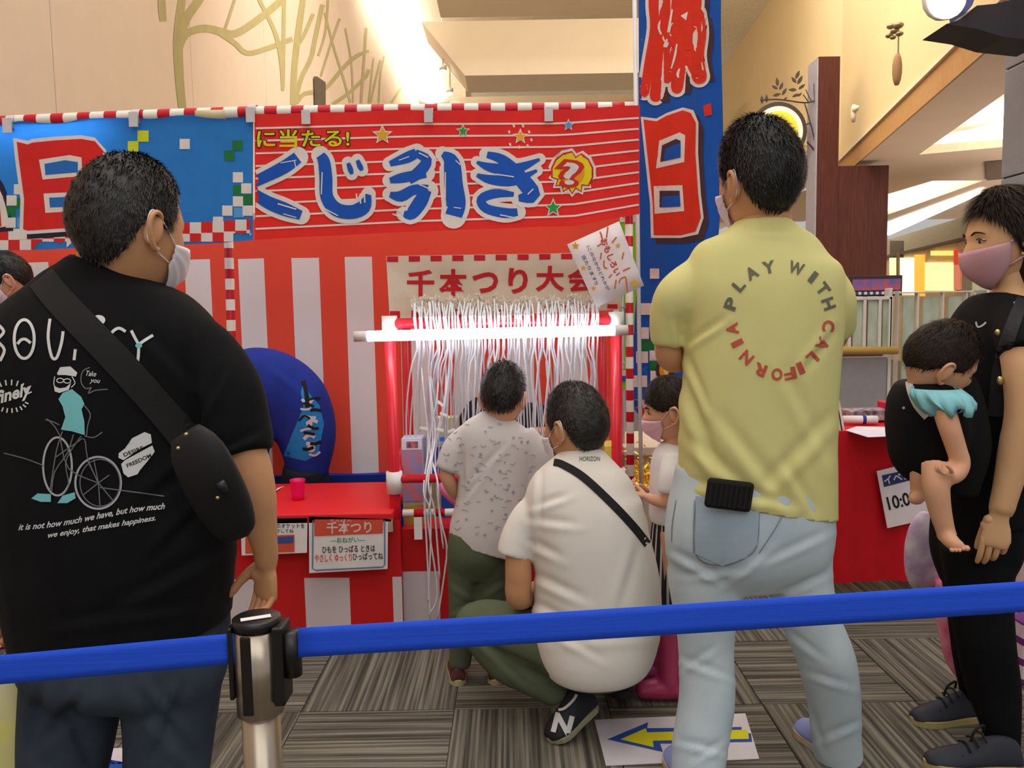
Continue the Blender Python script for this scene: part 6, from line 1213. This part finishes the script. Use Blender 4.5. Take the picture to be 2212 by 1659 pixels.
# carrier
tC = thing('baby_carrier', 'black front baby carrier with a pale edge strip worn by the woman', 'baby carrier', onY(2020, 950, Y5 - .25)); CB = mat('carrier_black', (17, 17, 19), rough=.8, spec=.15)
Yb = Y5 - .16
g = G(); g.loft([(onY(2010, 1035, Yb), 0, m(34, Yb), .06), (onY(1995, 990, Yb), 0, m(62, Yb), .11), (onY(2000, 920, Yb), 0, m(74, Yb), .13), (onY(1995, 860, Yb), 0, m(62, Yb), .12), (onY(1992, 822, Yb), 0, m(44, Yb), .09)], n=28, steps=18); g.loft([(onY(2050, 1060, Yb + .03), 0, m(46, Yb), .1), (onY(2060, 960, Yb + .03), 0, m(60, Yb), .11), (onY(2060, 870, Yb + .03), 0, m(50, Yb), .10), (onY(2060, 820, Yb + .05), 0, m(30, Yb), .07)], n=24, steps=14)
cm = cloth('carrier_body', g, .009, CB, tC, (.003, 14, (1, 1, 1), 84)); cv = bvh_of(cm)
o = Art().line([(1962, 812, 14), (1966, 840, 16), (1980, 875, 16), (2002, 902, 14)], 0).drop('edge_strip', mat('strip_pale', (206, 200, 204)), tC, cv, .005); Art().disc(1978, 858, 5).drop('red_dot', mat('print_reddot', (190, 40, 60)), tC, cv, .008); Art().disc(1952, 881, 3).drop('snap', mat('trim_greywhite', (170, 172, 180)), tC, cv, .004)
o = Art().line([(2212, 640, 26), (2192, 690, 30), (2168, 760, 32), (2156, 830, 34), (2150, 900, 34)], 0, k=8).drop('shoulder_strap', mat('carrier_strap', (30, 30, 33), rough=.7), tC, bvh_of(wt), .010); md = o.modifiers.new('t', 'SOLIDIFY'); md.thickness = .008
for x, y, r in ((2155, 718, 5), (2161, 822, 7)): G().ball(onY(x, y, Y5 - .2), (m(r, Y5), .006, m(r * 1.4, Y5)), n=12).make('brass_ring', mat('brass', (200, 180, 120), metal=.8, rough=.3), tC, True)
# baby
pb = thing('person', 'sleepy baby with dark hair and a teal top hanging in the black carrier', 'person', onY(2040, 1000, Yb)); hd = Head(onY(2030, 782, Yb - .04), 92, -26, 14, .90)
gp, gf = G(), G(); hd.geo(gf); Yc_ = Yb - .15
gp.loft([(onY(2010, 1000, Yb), 0, .06, .05), (onY(2015, 920, Yb), 0, .065, .06), (onY(2020, 860, Yb), 0, .05, .05), (onY(2022, 810, Yb), 0, .035, .035)], n=20, steps=12)
tb(gp, [(2035, 870, Yc_, 24), (2050, 920, Yc_ - .02, 23), (2066, 970, Yc_ - .02, 21), (2074, 1000, Yc_ - .02, 21), (2066, 1022, Yc_ - .03, 20), (2050, 1032, Yc_ - .04, 17)]); tb(gp, [(2022, 1000, Yc_, 30), (2022, 1050, Yc_ - .02, 28), (2030, 1100, Yc_ - .02, 24), (2042, 1145, Yc_ - .02, 20), (2048, 1160, Yc_ - .02, 20)])
tb(gp, [(2040, 1155, Yc_ - .02, 17), (2058, 1172, Yc_ - .05, 17), (2072, 1180, Yc_ - .06, 13)], 14, None, True); tb(gp, [(1990, 990, Yc_ + .1, 24), (1986, 1030, Yc_ + .1, 20), (1984, 1070, Yc_ + .1, 17), (1975, 1078, Yc_ + .08, 13)], 14, None, True)
for k in range(5): gf.ball(onY(2056 + 8 * k, 1188 - 1.0 * k * (k > 2), Yc_ - .07), (.0048, .008, .0055) if k < 4 else (.0075, .010, .0075), n=10)
hand(gp, gf, onY(2056, 1026, Yc_ - .03), (-.9, -.2, .1), (0, .3, .9), (0, -1, 0), .42, 1.1)
body(gp, gf, SK3, pb, .006)
hd.hair(pb, HBR, [(0, 36), (30, 30), (50, 24), (62, 4), (84, -2), (98, 0), (120, -14), (180, -26)], th=.013, side=.011, strands=2600, ls=.022, lift=.25, seed=45)
for k in (-1, 1): G().tube([hd.w(q) for q in ((k * .018, .088, .0), (k * .03, .0915, -.003), (k * .044, .084, .001))], .0012, 6, 10).make('eyelashes', EYD, pb, True)
G().tube([hd.w((-.012, .094, -.066)), hd.w((0, .099, -.064)), hd.w((.012, .094, -.066))], .003, 8, 8).make('mouth', mat('lip_red', (196, 70, 66)), pb, True)
g = G(); n_ = 60; rings = []
for t, r in ((0, .058), (.35, .068), (.7, .064), (1, .050)):
    c = onY(2020, 838, Yb - .10).lerp(onY(2052, 888, Yb - .15), t); rings.append([c + V((math.cos(a) * r * (1 + .16 * t * math.sin(a * 13 + 2 * t)), math.sin(a) * r * (1 + .16 * t * math.sin(a * 13 + 2 * t)), .012 * t * math.sin(a * 7))) for a in [2 * PI * k / n_ for k in range(n_)]])
o = g.ring(rings, caps=False).make('teal_top', mat('top_teal', (128, 186, 194), rough=.85), pb, True); o.modifiers.new('t', 'SOLIDIFY').thickness = .003
# things hanging from her arm
g = G(); g.loft([(onY(2010, 1110, 2.62), 0, .03, .012), (onY(2000, 1150, 2.62), 0, .06, .03), (onY(2005, 1235, 2.62), 0, .075, .03), (onY(2015, 1262, 2.62), 0, .06, .015)], n=20, steps=14); me = fused(g, .007, 2); folds(me, .004, 22, seed=8)
tag(mesh_obj('cloth_pouch', me, mat('pouch_white', (226, 216, 220), c2=(186, 150, 190), scale=18), None, True), 'white and mauve cloth pouch hanging between the baby and the red table', 'pouch'); G().tube([onY(2010, 1112, 2.62), onY(2040, 1040, 2.56), onY(2085, 960, 2.50), onY(2110, 945, 2.44)], .006, 8, 12).make('strap', mat('strap_mauve', (196, 150, 190)), bpy.data.objects['cloth_pouch'], True)
g = G(); g.loft([(onY(2215, 1130, 2.6), 0, .02, .012), (onY(2215, 1170, 2.6), 0, .06, .03), (onY(2215, 1280, 2.6), 0, .07, .03), (onY(2215, 1300, 2.6), 0, .05, .015)], n=20, steps=14); me = fused(g, .007, 2); folds(me, .004, 22, seed=9)
tag(mesh_obj('cloth_pouch', me, mat('pouch_pinkish', (216, 196, 186), c2=(200, 80, 120), scale=20), None, True), 'beige and pink flowered pouch behind the hand of the woman', 'pouch'); G().tube([onY(2215, 1135, 2.6), onY(2190, 1060, 2.54), onY(2140, 960, 2.48), onY(2115, 948, 2.44)], .006, 8, 12).make('strap', mat('strap_mauve', (196, 150, 190)), bpy.data.objects['cloth_pouch.001'], True)
t = thing('folded_umbrella', 'folded pink child umbrella hanging behind the black trousers', 'umbrella', onY(2055, 1450, 2.55))
G().tube([onY(2040, 1250, 2.56), onY(2048, 1340, 2.56), onY(2062, 1420, 2.55), onY(2070, 1460, 2.55)], [.028, .036, .030, .010], 16, 16).make('canopy', mat('umbrella_pink', (232, 96, 150), c2=(240, 170, 180), scale=24, rough=.25), t, True)
G().tube([onY(2108, 955, 2.44), onY(2060, 1080, 2.5), onY(2030, 1180, 2.56), onY(2042, 1260, 2.56)], .006, 8).make('shaft', mat('paper', (236, 232, 232)), t, True)
t = thing('striped_bag', 'white bag with purple stripes at the right edge of the floor', 'bag', (onY(2240, 1550, 2.6).x, 2.6, 0)); c = onY(2240, 1550, 2.6); G().box((c.x, 2.65, .11), (.11, .10, .22)).make('bag_body', band_mat('purple_stripes', (232, 214, 224), (110, 40, 130), 2, .07, .35), t, bevel=.01)

# ---------------------------------------------------------------- festival staff behind the counter
Y6 = 3.74
p = person('bent-over helper in a blue festival coat with a patterned band behind the counter', 600, Y6)
gp, gf = G(), G(); hd = Head(onY(440, 890, Y6 - .05), -60, -50, 0, 1.0); hd.geo(gf)
tb(gp, [(660, 1000, Y6, 34), (640, 890, Y6, 46), (560, 850, Y6, 46), (490, 860, Y6 - .02, 30), (450, 885, Y6 - .04, 26)]); tb(gp, [(520, 870, Y6 - .1, 22), (520, 940, Y6 - .12, 18), (500, 1000, Y6 - .15, 15)])
for dx in (0, 28): tb(gp, [(650 + dx, 1000, Y6, 26), (650 + dx, 1150, Y6 + .02, 20), (650 + dx, 1290, Y6, 14)])
hand(gp, gf, onY(500, 1000, Y6 - .15), (-.3, -.2, -1), (-1, 0, 0), (0, -1, 0), .85, .5)
body(gp, gf, SK1, p, .010); hd.hair(p, HB, SHORT, strands=800)
g = G(); tb(g, [(668, 1030, Y6, 40), (662, 950, Y6, 62), (634, 872, Y6, 78), (575, 836, Y6, 84), (520, 840, Y6, 78), (470, 860, Y6, 60)], 24); tb(g, [(540, 880, Y6 - .08, 50), (535, 960, Y6 - .12, 50), (520, 1000, Y6 - .14, 48)], 18)
hp = cloth('festival_coat', g, .010, mat('coat_blue', (28, 52, 150), rough=.85, var=.08), p, (.004, 12, (1, 1, 1), 94), [(560, 800, 540, 980, 10, .008), (600, 820, 610, 960, 9, .006), (580, 780, 660, 840, 9, .005)]); hv = bvh_of(hp)
Art().poly([(655, 820), (668, 850), (690, 875), (700, 915), (688, 980), (660, 996), (612, 985), (634, 930), (655, 880), (650, 850)]).drop('sky_print', mat('print_skyblue', (30, 140, 214)), hp, hv, .004, step=14)
a = Art(); b_ = Art()
for k in range(16):
    x, y = 672 + R.uniform(-16, 14), 858 + k * 8; (a if k % 2 else b_).line([(x - 12, y + R.uniform(-5, 5)), (x, y + R.uniform(-8, 8)), (x + 12, y + R.uniform(-5, 5))], R.uniform(4, 8))
a.disc(668, 915, 7).disc(672, 968, 9).drop('pattern_band', mat('print_palegrey', (206, 212, 224)), hp, hv, .008); b_.drop('pattern_band', mat('print_black', (30, 28, 26)), hp, hv, .0095)
Art().line([(655, 822), (662, 850), (664, 880)], 9).drop('pattern_band', mat('print_black', (30, 28, 26)), hp, hv, .0095)
g = G(); g.loft([T(1160, 615, 712, Y6 + .02, .11), T(1060, 608, 712, Y6 + .02, .13), T(1000, 615, 706, Y6, .13)], n=20, steps=6)
for dx in (0, 34): tb(g, [(645 + dx, 1120, Y6, 30), (645 + dx, 1220, Y6, 26), (645 + dx, 1290, Y6, 24)], 14)
cloth('trousers', g, .012, mat('trousers_navy', (28, 34, 48), rough=.85), p)
for dx in (0, .07): shoe(p, (onY(645, 1290, Y6).x + dx, Y6 + .05, 0), (onY(645, 1290, Y6).x + dx - .03, Y6 - .18, 0), mt=mat('shoe_black', (26, 26, 28), rough=.5), sm_=mat('sole_dark', (40, 38, 38), rough=.7))
# helper with glasses at the left edge
Y7 = 3.75
p = person('helper with glasses and a mask looking down at the far left behind the counter', 10, Y7); hd = Head(onY(16, 606, Y7), -118, -30, 0, 1.02); gp, gf = G(), G(); hd.geo(gf)
gp.loft([T(950, -60, 70, Y7, .08), T(800, -70, 80, Y7, .09), T(710, -60, 75, Y7, .08), T(665, -10, 42, Y7, .05), T(630, -4, 38, Y7, .05)], steps=16)
for x in (-30, 35): tb(gp, [(x, 950, Y7, 34), (x, 1100, Y7, 26), (x, 1250, Y7, 18)])
for x in (-75, 85): tb(gp, [(x, 720, Y7, 22), (x + (5 if x > 0 else -5), 820, Y7, 20), (x - (5 if x > 0 else -5) * 3, 880, Y7 - .15, 16)])
hand(gp, gf, onY(65, 885, Y7 - .17), (-.3, -1, 0), (0, 0, -1), (-1, 0, 0), .85, .4); body(gp, gf, SK3, p, .010)
hd.hair(p, HB, SHORT, th=.024, side=.013, strands=1800, ls=.022, lift=.5, seed=55); hd.mask(p, mat('mask_white', (232, 228, 236), rough=.7)); hd.eye(p, -1)
g = G()
for k in (-1, 1): g.tube([hd.w(q) for q in ((k * .05, .085, .004), (k * .075, .05, .006), (k * .083, .0, .008), (k * .085, -.012, .002))], .0022, 6, 10); g.tube([hd.w((k * .031 + .022 * math.cos(a), .104 - abs(math.cos(a)) * .006, .0 + .015 * math.sin(a))) for a in [2 * PI * q / 16 for q in range(17)]], .0018, 6)
g.tube([hd.w((-.009, .107, .004)), hd.w((.009, .107, .004))], .0018, 6); g.make('glasses', mat('glasses_dark', (40, 30, 60), rough=.3), p, True)
g = G(); g.loft([T(980, -85, 88, Y7, .11), T(820, -88, 92, Y7, .12), T(720, -85, 92, Y7, .11), T(680, -50, 70, Y7, .09), T(655, -15, 46, Y7, .06)], n=24, steps=14); cloth('festival_coat', g, .011, mat('coat_navy', (34, 44, 96), rough=.85), p, (.003, 12, (1, 1, 1), 97))
g = G(); g.loft([T(1060, -70, 76, Y7, .09), T(960, -80, 84, Y7, .115)], n=20, steps=4)
for x in (-34, 38): tb(g, [(x, 1020, Y7, 38), (x, 1130, Y7, 30), (x, 1255, Y7, 26)], 14)
cloth('trousers', g, .012, mat('trousers_navy', (28, 34, 48), rough=.85), p)
for x in (-30, 35): shoe(p, (onY(x, 1250, Y7).x, Y7 + .08, 0), (onY(x, 1250, Y7).x, Y7 - .16, 0), mt=mat('shoe_black', (26, 26, 28), rough=.5), sm_=mat('sole_dark', (40, 38, 38), rough=.7))
# crouching helper behind the strings
Y8 = 3.84
p = person('crouching helper in a dark navy jacket hidden behind the boy and the strings', 1088, Y8); hd = Head(onY(1090, 842, Y8), 180, -20, 0, .84); gp, gf = G(), G(); hd.geo(gf)
gp.loft([T(1150, 1020, 1160, Y8, .08), T(950, 1020, 1160, Y8, .09), T(885, 1040, 1140, Y8, .07), T(868, 1070, 1112, Y8, .045), T(845, 1072, 1110, Y8, .045)], steps=14)
for x, k in ((1015, 1), (1165, -1)): tb(gp, [(x, 900, Y8, 20), (x - 6 * k, 980, Y8 - .03, 18), (x + 16 * k, 1020, Y8 - .2, 14)]); tb(gp, [(1088 - 30 * k, 1140, Y8, 32), (1088 - 50 * k, 1120, Y8 - .22, 26), (1088 - 44 * k, 1240, Y8 - .06, 18)])
hand(gp, gf, onY(1031, 1018, Y8 - .21), (.4, -1, 0), (0, 0, -1), (1, 0, 0), .85, .6); hand(gp, gf, onY(1149, 1018, Y8 - .21), (-.4, -1, 0), (0, 0, -1), (-1, 0, 0), .85, .6)
body(gp, gf, SK1, p, .010); hd.hair(p, HB, SHORT, strands=900, seed=60); hd.mask(p, mat('mask_white', (232, 228, 236), rough=.7)); hd.eye(p, -1); hd.eye(p, 1)
g = G(); g.loft([T(1160, 1004, 1172, Y8, .12), T(940, 996, 1180, Y8, .12), T(895, 994, 1182, Y8, .11), T(872, 1008, 1166, Y8, .09), T(862, 1040, 1136, Y8, .06)], n=24, steps=14)
for x, k in ((1012, 1), (1168, -1)): tb(g, [(x, 905, Y8, 26), (x - 4 * k, 980, Y8 - .03, 24), (x + 12 * k, 1015, Y8 - .16, 20)], 14)
cloth('jacket', g, .011, mat('jacket_navy', (24, 30, 48), rough=.85), p, (.003, 12, (1, 1, 1), 99))
g = G()
for k in (1, -1): tb(g, [(1088 - 26 * k, 1150, Y8, 44), (1088 - 50 * k, 1120, Y8 - .22, 36)], 14, None, True); tb(g, [(1088 - 50 * k, 1125, Y8 - .22, 34), (1088 - 44 * k, 1250, Y8 - .06, 24)], 14)
cloth('trousers', g, .012, mat('trousers_navy', (28, 34, 48), rough=.85), p)
for x in (1044, 1132): shoe(p, (onY(x, 1250, Y8).x, Y8 + .02, 0), (onY(x, 1250, Y8).x, Y8 - .22, 0), mt=mat('shoe_black', (26, 26, 28), rough=.5), sm_=mat('sole_dark', (40, 38, 38), rough=.7))
